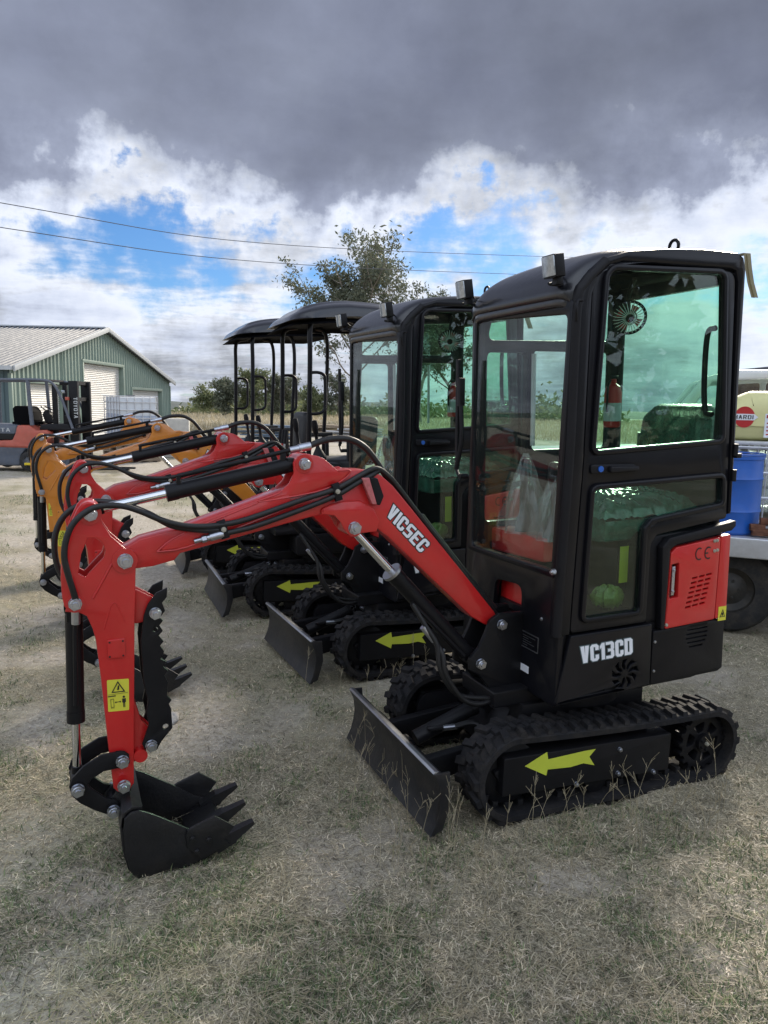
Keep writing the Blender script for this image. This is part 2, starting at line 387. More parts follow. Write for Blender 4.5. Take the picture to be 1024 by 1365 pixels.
def make_track(root, side):
    y0, y1 = (.277, .455) if side > 0 else (-.455, -.277)
    P = belt_path(184); n = len(P); mb = MB()
    nor = []
    for i in range(n):
        t = (P[(i+1) % n] - P[i-1]).normalized(); nor.append(Vector((t.y, -t.x)))
    o = len(mb.v); cs = [(0, y0), (.022, y0+.004), (.022, y1-.004), (0, y1)]
    for i in range(n):
        for (h, y) in [(-.004, y0), (.018, y0), (.024, y0+.008), (.024, y1-.008), (.018, y1), (-.004, y1)]:
            q = P[i] + nor[i]*h; mb.v.append((q.x, y, q.y))
    for i in range(n):
        a, b = o+i*6, o+((i+1) % n)*6
        for k in range(6): mb.f.append((a+k, a+(k+1) % 6, b+(k+1) % 6, b+k))
    ym = (y0+y1)/2
    def lug(i0, wid, ya, yb, skew, hgt=.019):
        ia = (i0) % n; ib = (i0+wid) % n; q = []
        for (h, inset) in ((.022, 0.), (.022+hgt, .3)):
            for (idx, yy, e) in ((ia, ya, 1), (ib, ya, -1), ((ib+skew) % n, yb, -1), ((ia+skew) % n, yb, 1)):
                c = P[idx]; d = P[(idx+e*1) % n] - c
                p = c + d*inset*1.2 + nor[idx]*h
                y2 = yy + (ym-yy)*inset*.14
                q.append((p.x, y2, p.y))
        mb.add(q, [(0, 1, 2, 3), (4, 5, 6, 7), (0, 1, 5, 4), (1, 2, 6, 5), (2, 3, 7, 6), (3, 0, 4, 7)])
    for k in range(46):
        i0 = k*4
        lug(i0, 2, y0+.002, y0+.070, 1); lug(i0+2, 2, y0+.060, ym+.022, 0, .016)
        lug(i0+2, 2, y1-.002, y1-.070, 1); lug(i0, 2, y1-.060, ym-.0, 0, .016)
    for k in range(46):                      # inner guide teeth
        q = P[k*4]; m = nor[k*4]; c = q - m*.016
        mb.box((c.x, ym, c.y), (.026, .05, .026), .004)
    t = mb.build('track', 'rubber', root, UX, ang=30)
    s = 1 if side > 0 else -1; yo = y1 if s > 0 else y0
    yin = yo - s*.035
    fr = MB(); cover = fillet([(.552, .268), (.552, .108), (-.305, .084), (-.305, .252)], .008)
    fr.prism(cover, yo - s*.155, yo - s*.012, .004)
    fr.prism(fillet([(.58, .20), (.53, .13), (.53, .22)], .01), yo-s*.12, yo-s*.04, .003)
    fr.prism(fillet([(.58, .27), (.58, .06), (-.58, .05), (-.58, .26)], .08), yo - s*.176, yo - s*.150, .004)
    f = fr.build('track_frame', 'black', root, UX)
    ar = MB().prism([(.455, .224), (.352, .268), (.345, .235), (.166, .243), (.108, .243), (.138, .214), (.108, .172), (.166, .190), (.232, .184), (.344, .192), (.349, .167)][::1], yo - s*.011, yo - s*.0095)
    ar.build('arrow_decal', 'lime', f, UX)
    b = Each()
    for (x, z) in ((.195, .103), (-.215, .09), (-.02, .222), (-.02, .115)): b.bolt((x, yo - s*.012, z), (0, s, 0), .0095, .011)
    b.build('bolt', 'zinc', f, UX)
    # rear sprocket, with lightening holes
    sp = MB(); holes = []
    for k in range(6):
        a = math.tau*k/6+.2
        holes.append(fillet([(-.535+.052*math.cos(a-.30), .162+.052*math.sin(a-.30)), (-.535+.052*math.cos(a+.30), .162+.052*math.sin(a+.30)), (-.535+.098*math.cos(a+.36), .162+.098*math.sin(a+.36)), (-.535+.098*math.cos(a-.36), .162+.098*math.sin(a-.36))], .008, 2))
    teeth = []
    for k in range(18):
        for da, rr in ((-.10, .122), (-.05, .137), (.05, .137), (.10, .122)): teeth.append((-.535+rr*math.cos(math.tau*k/18+da), .162+rr*math.sin(math.tau*k/18+da)))
    sp.prism(teeth, yo-s*.10, yo-s*.05, .003, holes); sp.cyl((-.535, yo-s*.11, .162), (-.535, yo-s*.03, .162), .042, n=20)
    for k in range(6): a = math.tau*k/6+.5; sp.bolt((-.535+.03*math.cos(a), yo-s*.03, .162+.03*math.sin(a)), (0, s, 0), .006, .006)
    w = sp.build('sprocket', 'black', root, UX)
    MB().bolt((-.535, yo-s*.028, .162), (0, s, 0), .009, .01).build('hub_bolt', 'rim', w, UX)
    idl = MB().lathe([(.03, -.05), (.11, -.05), (.132, -.045), (.132, -.028), (.118, -.022), (.05, -.012), (.04, .0), (.0, .0)], (.490, yo-s*.045, .175), (0, s, 0), 28)
    idl.build('idler', 'black', root, UX)
    for x in (.33, .06, -.22):
        rl = MB().lathe([(.02, -.04), (.052, -.04), (.056, -.02), (.056, 0), (.03, .008), (.0, .01)], (x, yo-s*.05, .078), (0, s, 0), 20)
        rl.build('track_roller', 'black', root, UX)
    return t

def undercarriage(root):
    for sd in (1, -1): make_track(root, sd)
    ch = MB(); ch.box((0, 0, .24), (.62, .60, .12), .01); ch.box((.02, 0, .345), (.66, .50, .09), .012)
    ch.prism(fillet([(.33, .375), (.42, .20), (.42, .14), (.20, .14), (.20, .375)], .01), -.16, .16, .006)
    ch.cyl((0, .03, .36), (0, .03, .47), .27, n=40)
    ch.build('chassis', 'black', root, UX)
    # dozer blade
    bl = MB()
    prof = [(.872, .012), (.850, .06), (.838, .11), (.834, .16), (.842, .21), (.864, .256), (.852, .268), (.832, .262), (.815, .215), (.808, .16), (.812, .10), (.828, .05), (.852, .010)]
    bl.prism(prof, -.455, .455, .003)
    for yy in (.451, -.455): bl.prism([(.872, .010), (.850, .06), (.838, .11), (.834, .16), (.842, .21), (.866, .262), (.800, .262), (.790, .14), (.82, .03)], yy - .006, yy + .006, .002)
    b = bl.build('dozer_blade', 'blade', root, UX)
    MB().prism([(.856, .257), (.868, .262), (.862, .271), (.846, .270)], -.452, .452, .002).build('blade_edge', 'steel', b, UX)
    for yy in (.19, -.19):
        arm = MB(); arm.prism(fillet([(.815, .19), (.815, .07), (.40, .16), (.36, .20), (.40, .235)], .012), yy-.022, yy+.022, .004)
        arm.box((.80, yy, .15), (.02, .12, .15), .004); arm.build('blade_arm', 'black', root, UX)
    cy = MB(); p0, p1 = Vector((.765, 0, .175)), Vector((.36, 0, .325)); d = (p1-p0).normalized()
    cy.cyl(p0 + d*.04, p0 + d*.34, .034, n=22); cy.cyl(p0 + d*.33, p0+d*.355, .037, n=22); cy.cyl(p0-Vector((0, .03, 0)), p0+Vector((0, .03, 0)), .026)
    cy.tube([p0+d*.10+Vector((0, .02, .025)), p0+d*.10+Vector((0, .05, .035)), p0+d*.16+Vector((0, .06, .02))], .011)
    c = cy.build('blade_cylinder', 'black', root, UX)
    MB().cyl(p0+d*.34, p1, .017, n=16).build('piston_rod', 'chrome', c, UX)
    MB().cyl((p0+d*.15)+Vector((0, .06, .02)), (p0+d*.22)+Vector((0, .065, -.005)), .013, n=12).build('hose_fitting', 'zinc', c, UX)
    MB().tube([(p0+d*.21)+Vector((0, .065, -.0)), (p0+d*.3)+Vector((0, .08, -.02)), (.42, .12, .23), (.30, .14, .28)], .013).build('hose', 'hose', c, UX)
    lg = MB()
    for yy in (-.035, .035): lg.prism(fillet([(.42, .36), (.40, .28), (.30, .24), (.28, .36)], .02), yy-.008, yy+.008, .002)
    lg.build('blade_lug', 'black', root, UX)
    MB().bolt((.365, .045, .32), (0, 1, 0), .019, .016).build('pin_bolt', 'zinc', c, UX)

def cylinder(root, name, p0, p1, ratio, rb, rr, gland=True, mat='black'):
    """hydraulic cylinder: body from p0, rod to p1"""
    p0, p1 = Vector(p0), Vector(p1); L = (p1-p0).length; d = (p1-p0).normalized(); pm = p0 + d*L*ratio
    b = MB(); b.cyl(p0 + d*.035, pm, rb, n=28); b.cyl(pm - d*.035, pm + d*.004, rb*1.06, n=28)
    y = Vector((0, 1, 0)); b.cyl(p0 - y*.033, p0 + y*.033, .032, n=20); b.box(p0 + d*.03, (.05, .05, .05), .006)
    o = b.build(name, mat, root, HX)
    r = MB(); r.cyl(pm, p1 - d*.03, rr, n=20); r.build('piston_rod', 'chrome', o, HX)
    e = MB(); e.cyl(p1 - d*.045, p1 - d*.02, rr*1.25, n=20); e.cyl(p1 - y*.033, p1 + y*.033, rr*1.7, n=20); e.build('rod_eye', mat, o, HX)
    if gland: MB().cyl(pm + d*.002, pm + d*.014, rb*1.28, n=28).build('gland_ring', 'steel', o, HX)
    return o

ARM_OUT = [(1.994, 1.360), (2.012, 1.355), (2.026, 1.340), (2.045, 1.302), (2.061, 1.264), (2.074, 1.215), (2.085, 1.161), (2.092, 1.112), (2.092, 1.047), (2.087, 1.012), (2.072, .992), (2.039, .984), (2.019, .970), (2.009, .940), (2.004, .925), (1.996, .886), (1.987, .738), (1.976, .461), (1.969, .335), (1.955, .318), (1.935, .312), (1.915, .320), (1.900, .340), (1.892, .5), (1.883, .656), (1.866, .953), (1.856, 1.09), (1.852, 1.14), (1.860, 1.172), (1.886, 1.196), (1.927, 1.238), (1.950, 1.280), (1.957, 1.312), (1.960, 1.338), (1.974, 1.355)]
ARM_CUT = [(2.000, 1.238), (1.976, 1.236), (1.957, 1.220), (1.948, 1.192), (1.954, 1.168), (2.016, 1.106), (2.037, 1.120), (2.024, 1.185)]
BOOM = [(1.897, 1.190), (1.877, 1.197), (1.833, 1.220), (1.724, 1.242), (1.700, 1.246), (1.353, 1.352), (1.20, 1.405), (1.115, 1.424), (1.062, 1.427), (1.009, 1.424), (.966, 1.416), (.930, 1.399), (.88, 1.355), (.795, 1.255), (.534, .942), (.412, .795), (.392, .762), (.395, .738), (.417, .726), (.455, .740), (.521, .782), (.906, 1.158), (.955, 1.195), (1.03, 1.235), (1.10, 1.255), (1.176, 1.262), (1.262, 1.246), (1.701, 1.157), (1.722, 1.134), (1.794, 1.119), (1.855, 1.116), (1.890, 1.114), (1.920, 1.130), (1.926, 1.155), (1.916, 1.178)]
EAR = [(1.42, 1.325), (1.353, 1.348), (1.331, 1.360), (1.300, 1.388), (1.283, 1.422), (1.284, 1.461), (1.266, 1.485), (1.237, 1.493), (1.189, 1.483), (1.164, 1.472), (1.111, 1.426), (1.06, 1.424), (1.10, 1.385), (1.20, 1.35)]
LUG = [(.945, 1.225), (.955, 1.182), (1.021, 1.180), (1.047, 1.166), (1.073, 1.181), (1.091, 1.201), (1.105, 1.230), (1.129, 1.256), (1.176, 1.264), (1.17, 1.285), (1.10, 1.305), (1.03, 1.305), (.97, 1.275)]
THUMB = [(1.753, 1.042), (1.791, 1.027), (1.820, .991), (1.836, .951), (1.851, .856), (1.848, .710), (1.837, .638), (1.846, .601), (1.839, .550), (1.865, .482), (1.858, .464), (1.836, .449), (1.816, .453), (1.799, .481), (1.759, .524), (1.760, .597), (1.767, .617), (1.757, .630), (1.772, .649), (1.766, .697), (1.777, .726), (1.764, .741), (1.780, .759), (1.768, .775), (1.787, .788), (1.774, .813), (1.787, .836), (1.774, .851), (1.790, .874), (1.775, .889), (1.786, .911), (1.772, .926), (1.783, .938), (1.764, .961), (1.773, .991), (1.756, 1.010)]
def strip(mb, pts, y0, y1, th):
    a = [Vector(p) for p in pts]; n = len(a); off = []
    for i in range(n):
        t = (a[min(i+1, n-1)] - a[max(i-1, 0)]).normalized(); off.append(a[i] + Vector((-t.y, t.x))*th)
    mb.prism([tuple(p) for p in a] + [tuple(p) for p in reversed(off)], y0, y1, min(abs(th)*.3, .002))

def front_gear(root, pc, vicsec=True):
    ya, yb = YC-.05, YC+.05
    bm = MB(); bm.prism(BOOM, ya+.004, yb-.004, .006)
    o = bm.build('boom', pc, root, HX, ang=25)
    ear = MB()
    for y in (yb-.008, ya-.004): ear.prism(EAR, y, y+.012, .003)
    ear.build('cylinder_ear', pc, o, HX, ang=25)
    lug = MB()
    for y in (yb-.006, ya-.006): lug.prism(LUG, y, y+.013, .003)
    for y in (yb-.003, ya-.005): lug.prism(fillet([(1.78, 1.172), (1.725, 1.212), (1.60, 1.262), (1.42, 1.322), (1.30, 1.345), (1.30, 1.30), (1.45, 1.25), (1.68, 1.18)], .01), y, y+.008, .002)
    lug.build('side_plate', pc, o, HX, ang=25)
    wb = MB()
    def bead(q, y): wb.tube([(x + random.uniform(-.0006, .0006), y, z + random.uniform(-.0006, .0006)) for x, z in q], .0034, 6, 3)
    for y in (yb+.0035, ya-.0035):
        bead(EAR[-4:] + EAR[:3], y); bead([(1.78, 1.172), (1.725, 1.212), (1.60, 1.262), (1.42, 1.322)], y); bead([(1.78, 1.172), (1.68, 1.18), (1.45, 1.25), (1.30, 1.30)], y); bead(LUG[-5:], y)
    wb.build('weld_bead', pc, o, HX)
    boss = MB()
    for (x, z) in ((1.243, 1.457), (1.049, 1.203)): boss.cyl((x, ya-.006, z), (x, yb+.008, z), .034, n=24)
    boss.build('pin_boss', pc, o, HX)
    bt = Each()
    for (x, z, r) in ((1.243, 1.457, .021), (1.049, 1.203, .024)):
        bt.bolt((x, yb+.008, z), (0, 1, 0), r, .018); bt.bolt((x, ya-.008, z), (0, -1, 0), r, .018)
    bt.build('bolt', 'zinc', o, HX)
    # lettering
    ink, wh = MB(), MB(); q = [(.912, 1.241), (.762, 1.078), (.716, 1.112), (.880, 1.285)]
    kw = dict(O=(0, 0, 0), U=(1, 0, 0), W=(0, 0, 1), D=(0, 1, 0), w=.60, t=.22, gap=.09)
    if vicsec:
        lettering(ink, 'VICSEC', q, .0006, w0=yb-.0038, grow=.075, **kw); lettering(wh, 'VICSEC', q, .0006, w0=yb-.0028, **kw)
        ink.build('decal_outline', 'ink', o, HX); wh.build('brand_lettering', 'white', o, HX)
    # tail reflector on the boom side
    rf = MB().prism(fillet([(.992, 1.397), (.960, 1.393), (.934, 1.322), (.950, 1.287), (.962, 1.290)], .006), yb-.004, yb+.030, .003); rb = rf.build('lamp_housing', 'plastic', o, HX)
    MB().prism(fillet([(1.024, 1.396), (.993, 1.396), (.962, 1.291), (.982, 1.294)], .004), yb-.004, yb+.028, .002).build('reflector', 'reflector', o, HX)
    # arm: two side plates and web plates
    am = MB()
    for y in (YC+.046, YC-.060): am.prism(ARM_OUT, y, y+.014, .003, [ARM_CUT])
    strip(am, [(2.085, .99), (2.04, .980), (2.017, .968), (2.006, .935), (1.996, .886), (1.987, .738), (1.976, .461), (1.971, .37)], YC-.047, YC+.047, -.010)
    strip(am, [(1.856, 1.07), (1.866, .953), (1.883, .656), (1.892, .5), (1.899, .36)], YC-.047, YC+.047, .010)
    strip(am, [(2.02, 1.330), (2.043, 1.295), (2.07, 1.21), (2.084, 1.13), (2.085, 1.06)], YC-.047, YC+.047, -.010)
    am.cyl((1.988, YC-.066, 1.319), (1.988, YC+.066, 1.319), .036, n=26); am.cyl((1.888, YC-.068, 1.151), (1.888, YC+.066, 1.151), .042, n=26)
    am.cyl((2.053, YC-.066, 1.018), (2.053, YC+.064, 1.018), .030, n=22); am.cyl((1.872, YC-.06, .437), (1.872, YC+.06, .437), .024, n=22)
    am.prism(fillet([(1.886, .66), (1.862, .560), (1.832, .522), (1.826, .470), (1.868, .418), (1.898, .40)], .01), YC-.03, YC-.016, .002)
    am.prism(fillet([(1.886, .66), (1.862, .560), (1.832, .522), (1.826, .470), (1.868, .418), (1.898, .40)], .01), YC+.016, YC+.03, .002)
    for y in (YC+.016, YC-.03): am.prism(fillet([(1.862, 1.045), (1.795, 1.002), (1.775, .965), (1.80, .925), (1.868, .915)], .01), y, y+.014, .002)
    a = am.build('arm', pc, root, HX, ang=25)
    tr = MB(); tr.tube([(1.912, yb+.010, 1.177), (1.955, yb+.010, 1.10), (1.997, yb+.010, 1.030)], .0045, 8, smooth=False)
    tr.tube([(1.969, yb+.009, .916), (1.942, yb+.009, .995), (1.927, yb+.009, 1.008), (1.914, yb+.009, .985), (1.898, yb+.009, .935)], .003, 6)
    tr.prism(fillet([(1.960, .879), (1.902, .879), (1.904, .811), (1.962, .812)], .006), yb+.006, yb+.016, .002)
    tr.build('weld_plate', pc, a, HX)
    hl = MB()
    for (x, z) in ((1.953, .871), (1.910, .871), (1.911, .819), (1.955, .820)): hl.cyl((x, yb+.0155, z), (x, yb+.0172, z), .0035, n=8)
    hl.build('plate_screw', 'dark', a, HX)
    ab = Each()
    for (x, z, r) in ((1.988, 1.319, .022), (1.887, 1.151, .025), (2.053, 1.020, .021)):
        ab.bolt((x, YC+.066, z), (0, 1, 0), r, .018); ab.bolt((x, YC-.068, z), (0, -1, 0), r, .018)
    ab.build('bolt', 'zinc', a, HX)
    # warning sticker
    y = yb+.0102
    st = MB().prism(fillet([(1.969, .736), (1.897, .731), (1.902, .616), (1.971, .621)], .004), y-.0012, y).build('warning_sticker', 'yellow', a, HX)
    pk = MB(); o3 = [(1.957, .688), (1.934, .728), (1.911, .686)]
    pk.prism(o3, y+.0006, y+.0012, 0, [offset_poly(o3, .0035)])
    pk.prism(rect(1.943, .674, 1.969, .6775), y+.0006, y+.0012); pk.prism([(1.938, .696), (1.934, .712), (1.930, .712), (1.931, .696)], y+.0006, y+.0012)
    pk.prism(rect(1.902, .6815, 1.968, .6825), y+.0006, y+.0012); pk.prism(rect(1.950, .632, 1.961, .633), y+.0006, y+.0012)
    fr = rect(1.950, .635, 1.961, .666); pk.prism(fr, y+.0006, y+.0012, 0, [offset_poly(fr, .0015)])
    pk.prism([(1.947, .652), (1.943, .656), (1.943, .653), (1.931, .653), (1.931, .656), (1.927, .652), (1.931, .648), (1.931, .651), (1.943, .651), (1.943, .648)], y+.0006, y+.0012)
    pk.prism(circ(1.917, .668, .0042, 10), y+.0006, y+.0012); pk.prism([(1.923, .662), (1.911, .662), (1.911, .648), (1.914, .648), (1.914, .630), (1.9165, .630), (1.9165, .645), (1.918, .645), (1.918, .630), (1.9205, .630), (1.9205, .648), (1.923, .648)], y+.0006, y+.0012)
    pk.build('pictogram', 'ink', a, HX)
    # thumb
    th = MB(); hole = [circ(1.782, .534, .0105, 14), circ(1.799, .897, .009, 12)]
    for y in (YC+.052, YC-.066): th.prism(THUMB, y, y+.014, .002, hole)
    th.cyl((1.816, YC-.06, .595), (1.816, YC+.06, .595), .017, n=16); th.box((1.80, YC, .75), (.02, .11, .03), .003); th.box((1.82, YC, .66), (.02, .11, .03), .003)
    th.cyl((1.798, YC-.07, .958), (1.798, YC+.07, .958), .02, n=16); th.cyl((1.835, YC-.07, .476), (1.835, YC+.07, .476), .02, n=16)
    t = th.build('thumb', 'black', root, HX, ang=25)
    tb = Each()
    for (x, z) in ((1.798, .958), (1.835, .476)): tb.bolt((x, YC+.07, z), (0, 1, 0), .020, .017); tb.bolt((x, YC-.07, z), (0, -1, 0), .020, .017)
    tb.build('bolt', 'zinc', t, HX)
    # bucket linkage
    lk = MB()
    up = [(1.912, .458), (1.925, .472), (1.941, .477), (2.005, .474), (2.062, .446), (2.100, .410), (2.112, .380), (2.107, .354), (2.087, .337), (2.065, .346), (2.057, .370), (2.040, .392), (1.998, .414), (1.955, .416), (1.925, .411), (1.910, .430)]
    for y in (YC+.066, YC-.080): lk.prism(up, y, y+.014, .003)
    lo = [(2.112, .370), (2.106, .337), (2.080, .303), (2.036, .267), (1.990, .238), (1.972, .228), (1.952, .240), (1.950, .268), (1.967, .292), (1.997, .305), (2.038, .346), (2.058, .372), (2.084, .392)]
    for y in (YC+.048, YC-.062): lk.prism(lo, y, y+.014, .003)
    lk.cyl((2.085, YC-.09, .371), (2.085, YC+.09, .371), .022, n=18); lk.cyl((1.974, YC-.07, .261), (1.974, YC+.07, .261), .022, n=18)
    k = lk.build('bucket_link', 'black', root, HX, ang=25)
    kb = Each()
    for (x, z, y) in ((1.935, .441, .081), (2.085, .371, .09), (1.974, .261, .078), (1.935, .347, .078)): kb.bolt((x, YC+y, z), (0, 1, 0), .0215, .018); kb.bolt((x, YC-y, z), (0, -1, 0), .0215, .018)
    kb.build('bolt', 'zinc', k, HX)
    # bucket: open shell
    y0, y1 = YC-.165, YC+.165
    side = [(1.950, .225), (1.944, .268), (1.922, .288), (1.895, .290), (1.852, .266), (1.805, .233), (1.728, .178), (1.667, .128), (1.586, .092), (1.600, .080), (1.684, .052), (1.786, .026), (1.871, .014), (1.905, .026), (1.935, .074), (1.948, .144)]
    bk = MB()
    for ys in (y0, y1-.010): bk.prism(side, ys, ys+.010, .002)
    strip(bk, [(1.586, .088), (1.684, .052), (1.786, .026), (1.871, .016), (1.903, .030), (1.933, .078), (1.946, .150), (1.948, .225), (1.942, .27)], y0+.01, y1-.01, -.010)
    bk.prism([(1.600, .105), (1.586, .090), (1.600, .078), (1.70, .045), (1.72, .06)], y0+.004, y1-.004, .002)
    strip(bk, [(1.948, .23), (1.938, .280), (1.915, .292), (1.885, .286)], y0+.01, y1-.01, -.012)
    for y in (YC+.034, YC-.046): bk.prism(fillet([(1.952, .378), (1.916, .372), (1.905, .335), (1.918, .262), (1.950, .215), (1.998, .232), (1.998, .272), (1.962, .31)], .014), y, y+.014, .003)
    bk.cyl((1.935, YC-.05, .347), (1.935, YC+.05, .347), .030, n=20)
    b = bk.build('bucket', 'bucket', root, HX, ang=28)
    cut = [(1.743, .162), (1.738, .180), (1.724, .188), (1.639, .214), (1.571, .159), (1.608, .116), (1.592, .094), (1.692, .064), (1.741, .118)]
    for ys in (y1, y0-.012):
        c = MB().prism(cut, ys, ys+.012, .002); sgn = 1 if ys > YC else -1
        yy = ys+.012 if sgn > 0 else ys
        for (x, z) in ((1.722, .148), (1.665, .130), (1.708, .095)): c.bolt((x, yy, z), (0, sgn, 0), .010, .006)
        c.build('side_cutter', 'bucket', b, HX)
    for yy in (YC+.145, YC, YC-.145):
        tt = MB(); dx = Vector((-.82, 0, .36)).normalized(); up2 = Vector((.36, 0, .82)).normalized(); p = Vector((1.612, yy, .092))
        def sec(s, hw, hh): return [p + dx*s + up2*a + Vector((0, c2, 0)) for a, c2 in ((-hh, -hw), (-hh, hw), (hh, hw), (hh, -hw))]
        q = sec(-.03, .022, .022) + sec(.040, .022, .023) + sec(.050, .019, .019) + sec(.128, .014, .006)
        fs = [(0, 1, 2, 3), (12, 13, 14, 15)] + [(r*4+i, r*4+(i+1) % 4, r*4+4+(i+1) % 4, r*4+4+i) for r in range(3) for i in range(4)]
        tt.add(q, fs); tt.build('tooth', 'bucket', b, HX, ang=20)
    # cylinders
    mc = cylinder(root, 'arm_cylinder', (1.243, YC, 1.457), (1.988, YC, 1.319), .655, .0285, .0155, gland=False)
    pp = MB().tube([(1.690, YC+.01, 1.395), (1.690, YC+.012, 1.424), (1.672, YC+.012, 1.432), (1.45, YC+.012, 1.473), (1.27, YC+.012, 1.508)], .0085, 10, sub=4)
    pp.box((1.31, YC+.008, 1.475), (.022, .02, .06), .003); pp.build('oil_pipe', 'black', mc, HX)
    MB().cyl((1.285, YC+.012, 1.505), (1.25, YC+.012, 1.511), .0125, n=12).cyl((1.25, YC+.012, 1.511), (1.205, YC+.012, 1.519), .0155, n=14).build('hose_fitting', 'zinc', mc, HX)
    bc = cylinder(root, 'bucket_cylinder', (2.058, YC, 1.000), (2.085, YC, .371), .66, .029, .0145, gland=False)
    MB().cyl((2.049, YC+.05, 1.012), (2.053, YC+.05, .985), .010, n=12).cyl((2.053, YC+.05, .99), (2.055, YC+.045, .945), .0145, n=14).build('hose_fitting', 'zinc', bc, HX)
    MB().tube([(2.056, YC+.040, .95), (2.060, YC+.036, .90), (2.073, YC+.031, .65)], .008, 8, smooth=False).build('oil_pipe', 'black', bc, HX)
    lc = cylinder(root, 'boom_cylinder', (.496, YC, .586), (1.049, YC, 1.203), .66, .034, .0165)
    MB().tube([(.80, YC+.05, .875), (.72, YC+.055, .79), (.56, YC+.055, .62)], .009, 8, smooth=False).build('oil_pipe', 'black', lc, HX)
    MB().cyl((.765, YC+.075, .778), (.715, YC+.08, .715), .0125, n=12).build('hose_fitting', 'zinc', lc, HX)
    # hoses: part of the boom
    hz = lambda *a: MB().tube(*a).build('hose', 'hose', o, HX)
    h1 = [(2.049, .150, 1.010), (2.053, .165, 1.049), (2.069, .180, 1.13), (2.076, .184, 1.189), (2.066, .186, 1.247), (2.040, .186, 1.299), (1.992, .184, 1.337), (1.946, .182, 1.348), (1.887, .180, 1.343), (1.832, .178, 1.322), (1.762, .175, 1.286), (1.69, .172, 1.262), (1.62, .166, 1.253), (1.555, .160, 1.254), (1.46, .158, 1.268), (1.259, .158, 1.325), (1.125, .156, 1.359), (1.031, .152, 1.402), (.975, .140, 1.424), (.934, .125, 1.422), (.885, .12, 1.385), (.847, .118, 1.342), (.744, .115, 1.213), (.634, .112, 1.078), (.528, .11, .940), (.423, .105, .815), (.36, .10, .75)]
    hz(h1, .0105, 10, 4)
    h2 = [(2.035, .03, 1.015), (2.075, .005, 1.06), (2.103, .0, 1.13), (2.104, .0, 1.217), (2.078, .0, 1.283), (2.036, .005, 1.322), (1.981, .012, 1.341), (1.928, .03, 1.340), (1.865, .08, 1.330), (1.80, .13, 1.305), (1.73, .152, 1.262), (1.66, .158, 1.245), (1.60, .155, 1.236), (1.555, .155, 1.236)]
    hz(h2, .0105, 10, 4)
    h3 = [(1.56, .158, 1.219), (1.50, .158, 1.228), (1.431, .158, 1.241), (1.258, .156, 1.290), (1.124, .156, 1.334), (1.035, .152, 1.378), (.98, .146, 1.400), (.95, .13, 1.412), (.92, .115, 1.414), (.883, .10, 1.372), (.742, .098, 1.205), (.526, .096, .935), (.40, .09, .80)]
    hz(h3, .0105, 10, 4)
    h4 = [(1.212, YC+.012, 1.518), (1.17, YC+.012, 1.533), (1.129, YC+.012, 1.542), (1.052, YC+.01, 1.541), (.986, YC+.005, 1.509), (.937, YC, 1.456), (.895, YC, 1.395), (.86, YC-.003, 1.35), (.73, YC-.004, 1.195), (.52, YC-.004, .935), (.40, YC-.004, .80)]
    hz(h4, .0125, 10, 4)
    hz([(.742, .095, 1.222), (.526, .092, .955), (.38, .085, .79)], .016, 10, 3)
    hz([(.715, YC+.08, .718), (.69, .20, .66), (.68, .21, .58), (.60, .21, .46), (.50, .20, .42), (.38, .17, .44)], .0115, 10, 4)
    hz([(.80, YC+.05, .872), (.745, .17, .77), (.71, .19, .70), (.70, .20, .60), (.62, .20, .48), (.45, .19, .43)], .0105, 10, 4)
    for (x, z) in ((1.552, 1.236), (1.122, 1.347)):
        cl = MB(); cl.box((x, .158, z), (.030, .022, .068), .006, Matrix.Rotation(R(14), 3, 'Y'))
        cl.build('hose_clamp', 'plastic', o, HX)
    cb = Each()
    for (x, z) in ((1.552, 1.237), (1.122, 1.350)): cb.bolt((x, .169, z), (0, 1, 0), .009, .006)
    cb.build('bolt', 'rim', o, HX)
    fz = MB(); fz.cyl((1.655, .158, 1.201), (1.615, .158, 1.208), .008, n=12); fz.cyl((1.628, .158, 1.206), (1.612, .158, 1.209), .0135, n=6); fz.cyl((1.60, .158, 1.211), (1.553, .158, 1.220), .0145, n=14); fz.cyl((1.61, .158, 1.209), (1.59, .158, 1.213), .011, n=12)
    fz.build('hose_fitting', 'zinc', o, HX)
    # boom foot bracket
    br = MB(); pl = fillet([(.405, .792), (.450, .765), (.470, .712), (.502, .652), (.545, .612), (.545, .560), (.50, .535), (.42, .43), (.27, .42), (.27, .785)], .012)
    for y in (YC+.058, YC-.080): br.prism(pl, y, y+.022, .004)
    br.box((.30, YC, .58), (.05, .13, .30), .005)
    br.prism(fillet([(.46, .47), (.46, .40), (.20, .40), (.20, .47)], .01), YC-.14, YC+.14, .006)
    bb = br.build('boom_bracket', 'black', root, HX)
    bo = Each()
    for (x, z) in ((.397, .745), (.496, .586)): bo.bolt((x, YC+.082, z), (0, 1, 0), .021, .018)
    bo.build('bolt', 'zinc', bb, HX)

